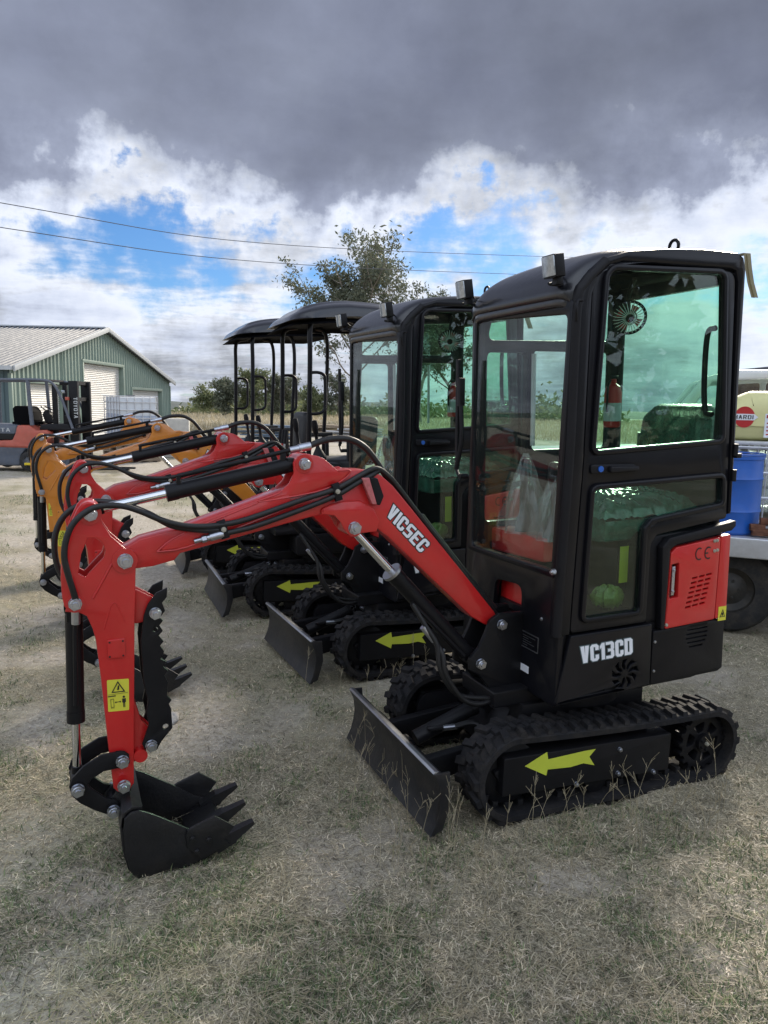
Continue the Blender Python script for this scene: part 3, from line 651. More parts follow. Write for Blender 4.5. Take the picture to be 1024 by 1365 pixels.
def cab_house(root):
    yl, yr = .43, -.35
    hb = MB(); hb.prism(fillet([(.268, .455), (.262, .745), (-.59, .745), (-.592, .475), (-.45, .455)], .02), yr, yl-.03, .01)
    hb.prism(fillet([(-.16, .74), (-.16, 1.06), (-.20, 1.12), (-.585, 1.14), (-.592, .74)], .03), yr, yl-.03, .01)
    hb.build('house_body', 'black', root, HX)
    # lower side panels
    holes = []
    for k in range(9):
        a = math.tau*k/9
        c, r = (-.052, .548), 0
        f = lambda rad, an: (c[0] + rad*math.cos(an), c[1] + rad*math.sin(an)*.9)
        holes.append([f(.022, a-.22), f(.022, a+.18), f(.048, a+.10), f(.070, a+.32), f(.066, a-.02), f(.045, a-.20)])
    lp = MB().prism(fillet([(.296, .462), (.232, .748), (-.186, .748), (-.190, .472)], .012), yl-.03, yl, .006, holes)
    lp = lp.build('side_panel', 'cab', root, HX)
    MB().prism(rect(-.13, .475, .03, .625), yl-.029, yl-.026).build('fan_recess', 'dark', lp, HX)
    q = [(.178, .626), (-.086, .630), (-.080, .702), (.186, .698)]
    ink, wh = MB(), MB(); kw = dict(O=(0, 0, 0), U=(1, 0, 0), W=(0, 0, 1), D=(0, 1, 0), w=.52, t=.205, gap=.07)
    lettering(ink, 'VC13CD', q, .0006, w0=yl+.0006, grow=.05, **kw); lettering(wh, 'VC13CD', q, .0006, w0=yl+.0016, **kw)
    ink.build('decal_outline', 'shedshade', lp, HX); wh.build('model_lettering', 'white', lp, HX)
    slots = []
    for k, (x0, x1) in enumerate(((-.40, -.495), (-.388, -.500), (-.382, -.502), (-.384, -.500), (-.392, -.492), (-.405, -.478))):
        z = .712 - k*.0195; slots.append([(x0, z-.003), (x0, z+.002), (x1, z+.004), (x1, z-.001)])
    rp = MB().prism(fillet([(-.194, .474), (-.196, .712), (-.600, .722), (-.606, .492), (-.58, .478)], .01), yl-.03, yl-.002, .005, slots).build('rear_panel', 'black', root, HX)
    MB().prism(rect(-.52, .60, -.37, .72), yl-.028, yl-.018).build('louvre_backing', 'alu', rp, HX)
    sb = Each()
    for (x, z) in ((-.206, .665), (-.208, .535)): sb.bolt((x, yl-.002, z), (0, 1, 0), .006, .004)
    sb.build('screw', 'steel', rp, HX)
    vs = []
    for r in range(7):
        for c in range(3):
            x = -.390 + r*.005 - c*.040; z = .924 - r*.021 + c*.004
            vs.append([(x, z-.004), (x, z+.0035), (x-.030, z+.0065), (x-.030, z-.001)])
    vs.append(fillet([(-.268, .995), (-.268, .848), (-.316, .850), (-.312, 1.0)], .005, 2))
    ep = MB().prism(fillet([(-.252, .716), (-.264, 1.045), (-.292, 1.068), (-.540, 1.094), (-.533, .726)], .01), yl-.03, yl+.004, .004, vs).build('engine_panel', 'red', root, HX)
    MB().prism(fillet([(-.536, .727), (-.543, 1.095), (-.598, 1.102), (-.602, .728)], .008), yl-.03, yl+.004, .004).build('corner_panel', 'red', ep, HX)
    MB().prism(rect(-.52, .76, -.26, 1.02), yl-.029, yl-.024).build('grille_backing', 'dark', ep, HX)
    lt = MB().prism(rect(-.274, .862, -.290, .988), yl-.02, yl+.006, .003); lt.bolt((-.282, yl+.006, .972), (0, 1, 0), .006, .004); lt.bolt((-.282, yl+.006, .880), (0, 1, 0), .006, .004)
    lt.build('latch', 'zinc', ep, HX)
    ce = MB()
    def arc(cx, cz, r, a0, a1, t=.006):
        n = 14; o = [(cx - r*math.cos(a0+(a1-a0)*k/n)*.8, cz + r*math.sin(a0+(a1-a0)*k/n)) for k in range(n+1)]
        i = [(cx - (r-t)*math.cos(a0+(a1-a0)*k/n)*.8, cz + (r-t)*math.sin(a0+(a1-a0)*k/n)) for k in range(n+1)]
        ce.prism(o + i[::-1], yl+.0046, yl+.0056)
    arc(-.420, 1.03, .028, R(60), R(300)); arc(-.472, 1.03, .028, R(60), R(300)); ce.prism(rect(-.452, 1.027, -.470, 1.033), yl+.0046, yl+.0056)
    ce.build('ce_mark', 'ink', ep, HX)
    sc = Each()
    for (x, z) in ((-.503, 1.080), (-.517, 1.081), (-.506, 1.036), (-.522, 1.038), (-.258, .735)): sc.bolt((x, yl+.004, z), (0, 1, 0), .007, .005)
    sc.build('screw', 'rim', ep, HX)
    ys = MB().prism(rect(-.552, .716, -.598, .780), yl+.0048, yl+.0058).build('warning_sticker', 'yellow', ep, HX)
    tri = [(-.56, .732), (-.577, .768), (-.592, .732)]
    MB().prism(tri, yl+.0064, yl+.007, 0, [offset_poly(tri, .003)]).prism(rect(-.572, .738, -.580, .752), yl+.0064, yl+.007).build('pictogram', 'ink', ys, HX)
    tm = MB(); tm.prism(fillet([(-.228, .716), (-.214, 1.076), (-.250, 1.112), (-.595, 1.156), (-.622, 1.162), (-.622, 1.136), (-.60, 1.118), (-.292, 1.082), (-.258, 1.062), (-.248, .716)], .008), yl-.03, yl+.007, .005)
    tm.build('belt_moulding', 'plastic', root, HX)
    # cab side frame (left): pillar, roof rail, rear rail
    top = [(.262, 2.02), (.254, 2.075), (.232, 2.125), (.194, 2.170), (.128, 2.215), (.024, 2.248), (-.16, 2.270), (-.354, 2.281), (-.538, 2.279), (-.572, 2.262), (-.588, 2.22)]
    out = [(.300, .752), (.291, .995), (.266, 1.5)] + top
    inn = [(-.598, 1.19), (-.580, 1.19), (-.548, 2.16), (-.533, 2.205), (-.50, 2.214), (.05, 2.208), (.12, 2.186), (.165, 2.145), (.187, 2.08), (.189, 2.0), (.199, 1.44), (.236, .752)]
    fl = MB().prism(out + inn, yl-.06, yl, .012); fl.build('cab_frame', 'cab', root, HX, ang=30)
    cn = MB(); cn.tube([(.290, yl-.018, .75), (.280, yl-.018, 1.0), (.256, yl-.018, 1.5), (.246, yl-.018, 2.02), (.218, yl-.018, 2.115), (.12, yl-.018, 2.205)], .021, 12, 5)
    cn.tube([(.262, yl-.055, .80), (.252, yl-.055, 1.2), (.235, yl-.055, 1.8), (.225, yl-.055, 2.04)], .018, 10, 4)
    cn.tube([(.262, yl+.004, 1.98), (.27, yl+.012, 2.02), (.262, yl+.006, 2.05), (.235, yl-.0, 2.055)], .006, 8, 5)
    cn.build('pillar_seal', 'plastic', root, HX)
    # door
    dout = fillet([(.232, .757), (.196, 1.44), (.186, 2.10), (.15, 2.196), (-.536, 2.203), (-.577, 1.172), (-.19, 1.128), (-.162, 1.09), (-.158, .757)], [.02, 0, .05, .05, .05, .02, .03, .03, .02])
    gu = fillet([(.151, 1.492), (.117, 2.150), (.09, 2.172), (-.462, 2.188), (-.507, 1.518)], [.02, .04, .03, .03, .02])
    gl = fillet([(.170, .815), (.146, 1.335), (-.525, 1.353), (-.533, 1.245), (-.145, 1.202), (-.108, 1.165), (-.106, .815)], .018)
    dr = MB().prism(dout, yl-.030, yl-.006, .005, [offset_poly(gu, -.004), offset_poly(gl, -.004)])
    for g, b in ((gu, .022), (gl, .022)):
        dr.prism(offset_poly(g, -b), yl-.012, yl+.010, .008, [offset_poly(g, .001)])
    d = dr.build('door', 'cab', root, HX, ang=30)
    MB().prism(gu, yl-.016, yl-.012).build('window_glass', 'glass', d, HX)
    MB().prism(gl, yl-.016, yl-.012).build('window_glass', 'glass', d, HX)
    hd = MB().prism(fillet([(.170, 1.436), (-.050, 1.430), (-.050, 1.398), (.168, 1.398)], .012), yl-.006, yl+.006, .004)
    hd.prism(fillet([(.09, 1.428), (-.052, 1.424), (-.052, 1.404), (.09, 1.402)], .008), yl+.004, yl+.028, .006)
    hh = hd.build('handle', 'plastic', d, HX)
    MB().cyl((.125, yl+.004, 1.417), (.125, yl+.012, 1.417), .012, n=14).build('lock', 'drum', hh, HX)
    hg = MB()
    for z in (1.36, 1.47): hg.cyl((-.588, yl+.006, z-.025), (-.588, yl+.006, z+.025), .011, n=10)
    hg.box((-.60, yl+.008, 1.445), (.03, .02, .02), .003); hg.build('hinge', 'plastic', d, HX)
    # right side frame and windows
    rs = [(.262, .752), (.262, 1.5)] + top + [(-.598, 1.14), (-.598, .752)]
    w1 = fillet(rect(-.52, 1.44, -.06, 1.915), .02); w2 = fillet(rect(-.02, 1.10, .20, 1.905), .03); w3 = fillet([(-.52, 1.972), (.20, 1.960), (.17, 2.08), (.06, 2.16), (-.52, 2.19)], .03)
    rf = MB().prism(rs, yr, yr+.045, .008, [w1, w2, w3]).build('cab_side', 'cab', root, HX, ang=30)
    for w in (w1, w2, w3): MB().prism(offset_poly(w, -.006), yr+.012, yr+.016).build('window_glass', 'glass', rf, HX)
    MB().tube([(-.31, yr+.06, 1.50), (-.31, yr+.06, 1.90)], .009, 8, smooth=False).tube([(-.05, yr+.06, 1.46), (-.045, yr+.06, 1.90)], .012, 8, smooth=False).build('window_rail', 'alu', rf, HX)
    # rear wall
    wr = fillet(rect(-.300, 1.40, .335, 2.165), .03)
    kw = dict(O=(-.60, 0, 0), U=(0, 1, 0), W=(0, 0, 1), D=(1, 0, 0))
    rw = MB().prism(fillet([(yr+.004, 1.10), (yl-.062, 1.10), (yl-.062, 2.225), (yr+.004, 2.225)], .02), 0, .04, .006, [wr], **kw).build('rear_wall', 'cab', root, HX)
    MB().prism(offset_poly(wr, -.006), .015, .019, 0, (), **kw).build('window_glass', 'glass', rw, HX)
    # front wall leaning back
    lean = dict(O=(.322, 0, 0), U=(0, 1, 0), W=(-.028, 0, 1), D=(1, 0, 0))
    gw = fillet([(-.262, .998), (.370, 1.010), (.386, 2.006), (-.296, 2.040)], .03)
    rh = fillet([(-.080, .752), (.145, .752), (.145, .895), (-.068, .878)], [.01, .01, .045, .045])
    fw = MB().prism(fillet([(yr+.002, .45), (yl-.012, .45), (yl-.012, 2.06), (yr+.002, 2.085)], [.02, .02, .03, .03]), -.045, -.015, .006, [offset_poly(gw, -.004), rh], **lean)
    fw.prism(fillet([(-.300, .972), (.405, .984), (.418, 2.062), (-.326, 2.068)], .03), -.018, .004, .006, [gw], **lean)
    fw = fw.build('front_wall', 'cab', root, HX)
    MB().prism(offset_poly(gw, -.002), -.008, -.004, 0, (), **lean).build('windscreen', 'clear', fw, HX)
    MB().prism(rect(-.10, .74, .16, .91), -.075, -.070, 0, (), **lean).build('seat_box_front', 'red', fw, HX)
    kp = MB().prism(fillet(rect(.164, .636, .290, .706), .004), -.0145, -.0125, 0, [rect(.168, .640, .286, .702)], **lean)
    for k in range(5): kp.prism(rect(.175, .648+k*.010, .20+.07*((k*37 % 10)/10)+.01, .6505+k*.010), -.0145, -.0135, 0, (), **lean)
    kp.build('data_plate', 'steel', fw, HX)
    MB().prism(rect(.145, .529, .229, .560), -.0145, -.013, 0, (), **lean).build('label_sticker', 'white', fw, HX)
    Each().bolt((.275, .30, .79), (1, 0, 0), .010, .010).bolt((.318, .425, 1.02), (1, 0, 0), .012, .014).build('bolt', 'steel', fw, HX)
    wp = MB(); wp.box((.33, -.325, 1.72), (.03, .035, .13), .008); wp.tube([(.335, -.315, 1.66), (.338, -.30, 1.50), (.345, -.335, 1.36)], .011, 8); wp.box((.335, -.345, 1.62), (.016, .024, .5), .004); wp.cyl((.32, -.275, 1.33), (.36, -.275, 1.33), .012, n=12); wp.tube([(.345, -.335, 1.36), (.35, -.30, 1.33), (.35, -.275, 1.33)], .007, 8)
    wp.build('wiper', 'plastic', fw, HX)
    # roof
    def roof_z(x):
        P = [(.270, 2.060), (.286, 2.072), (.288, 2.098), (.270, 2.132), (.232, 2.172), (.165, 2.214), (.07, 2.246), (-.05, 2.264), (-.20, 2.276), (-.40, 2.283), (-.55, 2.278), (-.592, 2.255), (-.605, 2.20)]
        return P
    P = [Vector((p[0], p[1], 0)) for p in roof_z(0)]; P = catmull(P, 3); n = len(P)
    rfm = MB(); ys_ = []
    for k in range(25): ys_.append(yr - .012 + (yl - .004 - yr + .012) * k / 24)
    def rv(u, v):
        i = int(round(u*(n-1))); p = P[i]; y = ys_[int(round(v*24))]
        e = min(y - ys_[0], ys_[-1] - y); dd = 0 if e >= .10 else .055*(1 - math.sqrt(max(0, 1-(1-e/.10)**2)))
        t = (P[min(i+1, n-1)] - P[max(i-1, 0)]).normalized(); nr = Vector((t.y, -t.x)) * -1
        if nr.y < 0 and nr.x < 0: nr = -nr
        c = .022*math.sin(math.pi*(y - ys_[0])/(ys_[-1]-ys_[0]))**.6*min(1, max(0, (.30-p.x)/.2))
        return (p.x - abs(t.y)*dd*(1 if p.x > -.2 else -1), y, p.y - abs(t.x)*dd + c)
    rfm.grid(rv, n-1, 24)
    rfm.grid(lambda u, v: (lambda q: (q[0]*.97, q[1]*.985, q[2]-.03))(rv(u, v)), n-1, 24)
    rfo = rfm.build('roof', 'roofblack', root, HX, ang=50)
    hk = MB(); cx, cz = (-.563, 2.372)
    ring = [(cx, .04 + .028*math.cos(a), cz + .028*math.sin(a)) for a in [math.tau*k/20 for k in range(21)]]
    hk.tube(ring, .0075, 8, smooth=False); hk.cyl((cx, .04, 2.27), (cx, .04, 2.348), .013, n=12); hk.build('lifting_eye', 'plastic', rfo, HX)
    for y in (.382, -.292):
        lb = MB(); rot = Matrix.Rotation(R(8), 3, 'Y')
        lb.box((.335, y, 2.178), (.045, .085, .082), .008, rot)
        l = lb.build('work_lamp', 'plastic', root, HX)
        ln = MB().box((.3575, y, 2.176), (.008, .076, .072), .003, rot); ln.build('lens', 'lampglass', l, HX)
        bk = MB(); bk.box((.315, y, 2.128), (.03, .03, .03), .003); bk.tube([(.33, y-.035, 2.12), (.27, y-.055, 2.125), (.24, y-.06, 2.14)], .006, 8); bk.tube([(.312, y, 2.17), (.28, y-.03, 2.16), (.25, y-.06, 2.15)], .004, 8)
        bk.box((.285, y-.03, 2.118), (.08, .02, .012), .003); bk.build('lamp_bracket', 'plastic', l, HX)
    # tie-down strap end at the rear roof corner
    st = MB(); st.prism(rect(-.560, 0, -.586, .006), -.06, .004, 0, (), (0, yl, 2.272))
    pts = [(-.560, yl+.004, 2.277), (-.566, yl+.010, 2.22), (-.580, yl+.014, 2.16), (-.602, yl+.020, 2.10)]
    for dx in (0, -.012):
        st.add([(x+dx+w, y+abs(dx)*.5, z) for (x, y, z) in pts for w in (0, -.021)], [(2*i, 2*i+1, 2*i+3, 2*i+2) for i in range(3)])
    st.build('strap', 'webbing', root, HX)
    # ---- inside
    fl = MB().box((-.15, .03, .77), (.8, .70, .03), .004); fl.build('cab_floor', 'plastic', root, HX)
    s = MB(); s.box((-.32, .06, .95), (.42, .44, .30), .02); sb = s.build('seat_base', 'plastic', root, HX)
    for (x, z0, z1) in ((-.115, .90, 1.06), (-.20, .94, 1.04)): MB().prism(rect(x, z0, x-.075, z1), .292, .294).build('yellow_sticker', 'yellow', sb, HX)
    c = MB(); rnd2 = random.Random(3)
    def cush(u, v):
        x = -.02 - .52*u; y = -.20 + .50*v; e = min(u, 1-u, v, 1-v)
        return (x, y, 1.17 + .09*min(1, e*7)**.5 + .012*abs(math.sin(x*31+y*47+2*math.sin(y*19))) + .010*abs(math.sin(y*71-x*43+3*math.sin(x*23))))
    c.grid(cush, 60, 60); c.grid(lambda u, v: (-.02-.52*u, -.20+.50*v, 1.09), 2, 2)
    c.box((-.28, .05, 1.13), (.50, .48, .10), .03)
    so = c.build('seat_cushion', 'seatcover', root, HX, ang=40)
    b = MB(); b.prism(fillet([(-.20, 1.16), (.30, 1.16), (.28, 1.60), (.20, 1.66), (-.10, 1.66), (-.18, 1.60)], .05), 0, .10, .035, (), (-.52, 0, 0), (0, 1, 0), (-.12, 0, 1), (1, 0, 0)); b.build('seat_back', 'seatback', so, HX)
    cs = MB(); cs.prism(fillet([(-.375, .955), (.122, .978), (.122, 1.085), (-.375, 1.068)], .012), -.06, .06, .012, (), (.10, 0, 0), (0, 1, 0), (0, 0, 1), (1, 0, 0))
    co = cs.build('console', 'red', root, HX)
    MB().box((.09, -.12, .86), (.10, .40, .20), .01).build('console_leg', 'plastic', co, HX)
    for (y, zt, w) in ((-.12, 1.44, 1.), (.10, 1.37, .8)):
        j = MB(); j.lathe([(.045, 0), (.04, .03), (.028, .08), (.014, .13), (.011, .22), (.02, .235), (.026, .27), (.026, .33), (.018, .345), (.0, .35)], (.10, y, 1.07), (0, 0, 1), 14)
        jo = j.build('joystick', 'plastic', co, HX)
        fm = MB(); ph = [random.Random(5).uniform(0, 6) for _ in range(3)]
        def film(u, v):
            a = math.tau*u; r = (.125*(1-v)**.8 + .012)*w*(1 + .16*math.sin(5*a + 3*v) + .10*math.sin(11*a - 5*v))
            return (.10 + r*.75*math.cos(a), y + r*math.sin(a), 1.08 + (zt-1.08)*v)
        fm.grid(film, 48, 14); fm.build('plastic_bag', 'film', co, HX, ang=60)
    fn = MB(); fc = Vector((-.20, .185, 2.03)); ax = Vector((.50, .80, -.30)).normalized()
    u = ax.orthogonal().normalized(); w = ax.cross(u)
    for rr in (.070, .064, .03): fn.tube([fc + (u*math.cos(math.tau*k/28)+w*math.sin(math.tau*k/28))*rr for k in range(29)], .0035, 6, smooth=False)
    gd = MB()
    for k in range(26):
        dd = u*math.cos(math.tau*k/26)+w*math.sin(math.tau*k/26); gd.tube([fc+dd*.018+ax*.014, fc+dd*.05+ax*.014, fc+dd*.068+ax*.002], .0017, 4, 2)
    fn.cyl(fc-ax*.06, fc+ax*.0, .025, n=14); fn.tube([fc-ax*.04, fc-ax*.05+Vector((0, 0, .08)), fc+Vector((-.02, 0, .16))], .01, 8)
    fo = fn.build('cab_fan', 'plastic', root, HX); gd.build('fan_guard', 'white', fo, HX)
    fb = MB()
    for k in range(4):
        a = math.tau*k/4; d1 = u*math.cos(a)+w*math.sin(a); d2 = u*math.cos(a+.7)+w*math.sin(a+.7)
        fb.add([fc+d1*.012-ax*.004, fc+d1*.056-ax*.008, fc+d2*.056+ax*.004, fc+d2*.012+ax*.002], [(0, 1, 2, 3)])
    fb.build('fan_blade', 'redcap', fo, HX)
    gr = MB().tube([(-.50, yl-.05, 1.62), (-.50, yl-.09, 1.64), (-.495, yl-.10, 1.80), (-.49, yl-.09, 1.96), (-.49, yl-.05, 1.98)], .012, 10); gr.build('grab_handle', 'plastic', root, HX)
    bg = MB(); bg.grid(lambda u, v: (-.05 + .07*math.cos(math.tau*u)*math.sin(math.pi*v)*(1+.15*math.sin(9*u*math.tau)), .30 + .06*math.sin(math.tau*u)*math.sin(math.pi*v), .835 + .045*math.cos(math.pi*v) + .014*abs(math.sin(17*u+9*v)) + .010*abs(math.sin(31*v-13*u))), 48, 24); bg.build('floor_bag', 'bagyellow', root, HX, ang=35)
    ex = MB().lathe([(.0, 0), (.038, .0), (.042, .012), (.042, .17), (.034, .20), (.014, .215), (.014, .235), (.0, .24)], (-.47, -.22, 1.545), (0, 0, 1), 20); eo = ex.build('fire_extinguisher', 'redcap', root, HX)
    MB().lathe([(.0428, .03), (.0428, .12)], (-.47, -.22, 1.545), (0, 0, 1), 20, False).build('bottle_label', 'trim', eo, HX)
    MB().box((-.47, -.22, 1.79), (.05, .016, .016), .004).tube([(-.45, -.22, 1.775), (-.42, -.20, 1.74), (-.42, -.20, 1.62)], .006).build('valve', 'plastic', eo, HX)

def canopy_house(root):
    hb = MB(); hb.prism(fillet([(.27, .455), (.27, .62), (-.55, .62), (-.60, .50), (-.45, .455)], .03), -.38, .40, .012)
    hb.box((.18, 0, .645), (.5, .76, .04), .01); hb.build('house_body', 'black', root, HX)
    eh = MB().prism(fillet([(-.16, .62), (-.14, 1.00), (-.24, 1.06), (-.52, 1.04), (-.62, .95), (-.63, .60)], .05), -.40, .42, .03); eh.build('engine_hood', 'orange', root, HX)
    gr = MB()
    for k in range(6): gr.box((-.36, .423, .72+k*.04), (.22, .006, .014), .001)
    gr.build('grille', 'dark', root, HX)
    st = MB(); st.prism(fillet([(-.26, 1.08), (.26, 1.08), (.24, 1.18), (-.24, 1.18)], .04), -.05, .38, .03, (), (-.32, 0, 0), (0, 1, 0), (0, 0, 1), (1, 0, 0))
    st.prism(fillet([(-.24, 1.12), (.24, 1.12), (.21, 1.52), (-.21, 1.52)], .07), -.05, .05, .03, (), (-.30, 0, 0), (0, 1, 0), (-.1, 0, 1), (1, 0, 0)); st.build('seat', 'seat', root, HX, ang=45)
    for y in (.30, -.28):
        cn = MB().prism(fillet([(.10, .66), (.14, 1.12), (.08, 1.18), (-.12, 1.16), (-.16, .70)], .03), y-.08, y+.08, .02); c = cn.build('console', 'plastic', root, HX)
        cf = MB().prism(fillet([(.02, .98), (.03, 1.10), (-.10, 1.10), (-.12, .98)], .02), y-.085, y+.085, .01); cf.build('console_cover', 'orange', c, HX)
        j = MB(); j.lathe([(.06, 0), (.055, .03), (.06, .05), (.04, .09), (.016, .13), (.013, .22), (.02, .24), (.026, .30), (.02, .34), (.0, .345)], (.04, y, 1.16), (.12, 0, 1), 14); j.build('joystick', 'plastic', c, HX)
        a = MB(); a.box((-.14, y, 1.36), (.22, .055, .035), .012); a.box((-.20, y, 1.27), (.03, .03, .2), .004); a.build('armrest', 'seat', c, HX)
    for y in (.08, .0, -.10):
        l = MB().tube([(.28, y, .66), (.30, y, 1.0), (.26, y, 1.34)], .008, 8).build('travel_lever', 'redcap' if y == 0 else 'steel', root, HX)
        MB().cyl((.264, y, 1.31), (.25, y, 1.42), .014, .012, n=10).build('lever_grip', 'plastic', l, HX)
    bo = MB().lathe([(.10, 0), (.09, .06), (.05, .18), (.02, .26), (.0, .27)], (.28, .0, .66), (0, 0, 1), 16); bo.lathe([(.07, 0), (.06, .1), (.03, .3), (.0, .31)], (.30, -.20, .66), (0, 0, 1), 14); bo.build('lever_boot', 'hose', root, HX)
    for y in (.42, -.42):
        p = MB().tube([(.19, y, .60), (.165, y, 1.2), (.14, y, 1.95), (.135, y*.99, 2.18), (.10, y*.97, 2.245), (.01, y*.95, 2.262)], .019, 10, 5)
        po = p.build('canopy_post', 'cab', root, HX)
        h = MB().tube([(.145, y, 1.86), (.08, y, 1.862), (.035, y, 1.845), (.025, y, 1.80), (.028, y, 1.62), (.04, y, 1.575), (.08, y, 1.555), (.15, y, 1.553)], .012, 8, 4); h.build('grab_handle', 'plastic', po, HX)
        p = MB().tube([(-.20, y, .95), (-.22, y, 1.4), (-.26, y, 2.0), (-.24, y*.97, 2.22), (-.15, y*.95, 2.262)], .017, 10, 5); p.build('canopy_post', 'cab', root, HX)
    rf = MB()
    def top(u, v):
        x = .28 - .92*u; y = -.52 + 1.04*v; U = 2*u-1; W_ = 2*v-1
        rr = (abs(U)**5 + abs(W_)**5)
        z = 2.275 + .125*max(0, 1-rr)**.5*(1-.55*max(0, -U-.1)**2-.12*max(0, U)) - .03*max(0, -U) + .016*min(1, max(0, (.70-abs(W_))/.10))*min(1, max(0, (.80-abs(U))/.10))
        k = 1 - .05*max(0, rr-.8)
        return (-.18+(x+.18)*k, y*k, z)
    rf.grid(top, 44, 44)
    def bot(u, v):
        x = .28 - .92*u; y = -.52 + 1.04*v; U = 2*u-1; W_ = 2*v-1; rr = abs(U)**5 + abs(W_)**5; k = 1 - .05*max(0, rr-.8)
        e = min(1, max(0, 1-rr)*2)
        return (-.18+(x+.18)*k, y*k, 2.232 + .035*e - .03*max(0, -U))
    cn_ = rf.build('canopy', 'roofblack', root, HX, ang=50); li_ = MB(); li_.grid(bot, 44, 44); li_.build('canopy_shaded_underside', 'dullblack', cn_, HX, ang=60)
    bg = lambda q: MB().tube(q, .012).build('hose', 'hose', root, HX)
    bg([(.30, .15, .55), (.45, .17, .80), (.30, .18, 1.10), (.22, .12, .80)]); bg([(.30, .05, .55), (.5, .0, .78), (.34, -.03, 1.04), (.24, .0, .7)])

G_RED, G_OR = 'red excavators with black cabs', 'orange excavators with canopies'
ex1 = empty('mini_excavator', (0, 0, 0), 0, 'red mini excavator with black cab nearest in the row, its whole bucket in view', 'excavator', G_RED)
undercarriage(ex1); front_gear(ex1, 'red'); cab_house(ex1)
ex2 = copy_tree(ex1); ex2.location = (-.014, -1.655, .012); ex2.rotation_euler = (0, 0, R(2.3))
ex2['label'] = 'red mini excavator with black cab parked between the nearest red one and an orange one'
ex3 = empty('mini_excavator', (.162, -3.11, .012), R(-1.5), 'orange mini excavator with black canopy, standing next to the second red cab machine', 'excavator', G_OR)
undercarriage(ex3); front_gear(ex3, 'orange'); canopy_house(ex3)
ex4 = copy_tree(ex3); ex4.location = (.24, -4.62, .016); ex4.rotation_euler = (0, 0, R(-1.5))
ex4['label'] = 'orange mini excavator with black canopy at the far end of the row, nearest the shed'

# ------------------------------------------------------------------ shed
SG = empty('farm_shed', V(-11.9, 24.0, 0), math.atan2(F0.y, F0.x), 'green corrugated steel shed with pale gable roof and white roller doors', 'shed')
def shed():
    W_, PK, HE, HP = 17.5, 7.9, 2.55, 4.42         # along X; Y goes into the shed
    def ztop(s): return HE + (HP-HE)*(s/PK) if s < PK else HP - (HP-HE)*((s-PK)/(W_-PK))
    doors = [(.95, 3.85, 2.08), (5.75, 10.2, 3.0), (11.4, 16.0, 2.04)]
    m = MB(); pitch = .30; s = 0.
    prof = [(0, 0), (.17, 0), (.20, -.045), (.27, -.045), (.30, 0)]
    xs = []
    while s < W_:
        for (a, b) in prof[:-1]: xs.append((min(s+a, W_), b))
        s += pitch
    cuts = sorted({d for q in doors for d in q[:2]})
    xs += [(c, 0) for c in cuts]; xs = sorted(xs); xs.append((W_, 0))
    for (x0, y0), (x1, y1) in zip(xs, xs[1:]):
        if x1 - x0 < 1e-6: continue
        xm = (x0+x1)/2; z0 = 0
        for (a, b, h) in doors:
            if a < xm < b: z0 = h
        m.add([(x0, y0, z0), (x1, y1, z0), (x1, y1, ztop(x1)), (x0, y0, ztop(x0))], [(0, 1, 2, 3)])
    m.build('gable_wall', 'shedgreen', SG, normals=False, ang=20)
    sw = MB(); n = 30
    for k in range(n):
        for (a, b), (a2, b2) in zip(prof, prof[1:]):
            sw.add([(b, k*.3+a, 0), (b2, k*.3+a2, 0), (b2, k*.3+a2, HE), (b, k*.3+a, HE)], [(0, 1, 2, 3)])
            sw.add([(W_-b, k*.3+a, 0), (W_-b2, k*.3+a2, 0), (W_-b2, k*.3+a2, HE), (W_-b, k*.3+a, HE)], [(0, 1, 2, 3)])
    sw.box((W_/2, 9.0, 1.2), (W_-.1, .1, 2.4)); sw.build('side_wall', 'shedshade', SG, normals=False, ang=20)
    rf = MB(); rp = [(0, 0), (.11, 0), (.14, .05), (.18, .05), (.21, 0)]
    for k in range(45):
        for (a, b), (a2, b2) in zip(rp, rp[1:]):
            ya, yb = -.25+k*.21+a, -.25+k*.21+a2
            rf.add([(-.25, ya, HE-.02+b), (-.25, yb, HE-.02+b2), (PK, yb, HP+.06+b2), (PK, ya, HP+.06+b)], [(0, 1, 2, 3)])
            rf.add([(W_+.25, ya, HE-.02+b), (W_+.25, yb, HE-.02+b2), (PK, yb, HP+.06+b2), (PK, ya, HP+.06+b)], [(0, 1, 2, 3)])
    r = rf.build('roof', 'roofsheet', SG, normals=False, ang=20)
    tr = MB()
    for (xa, za, xb, zb) in ((-.28, HE-.06, PK, HP+.03), (PK, HP+.03, W_+.28, HE-.06)):
        tr.prism([(xa, za-.08), (xb, zb-.10), (xb, zb+.10), (xa, za+.10)], -.32, -.255, .01)
    tr.box((-.33, 4.4, HE-.04), (.14, 9.3, .13), .02); tr.box((PK, 4.4, HP+.10), (.4, 9.3, .05), .02)
    tr.build('barge_trim', 'trim', r)
    ct = MB()
    for x in (-.02, W_+.02): ct.box((x, -.03, HE/2-.1), (.10, .12, HE-.2), .01)
    ct.build('corner_trim', 'shedgreen', SG)
    for (a, b, h) in doors:
        d = MB()
        nz = int(h/.075)
        for k in range(nz):
            z0, z1 = h*k/nz, h*(k+1)/nz; zm = (z0+z1)/2
            d.add([(a, .16, z0), (b, .16, z0), (b, .125, zm), (a, .125, zm), (b, .16, z1), (a, .16, z1)], [(0, 1, 2, 3), (3, 2, 4, 5)])
        do = d.build('roller_door', 'doorwhite', SG, normals=False, ang=20)
        fr = MB(); fr.box((a-.05, .05, h/2), (.10, .26, h), .01); fr.box((b+.05, .05, h/2), (.10, .26, h), .01); fr.box(((a+b)/2, .03, h+.06), (b-a+.2, .22, .12), .01)
        fr.build('door_frame', 'shedgreen', do)
shed()

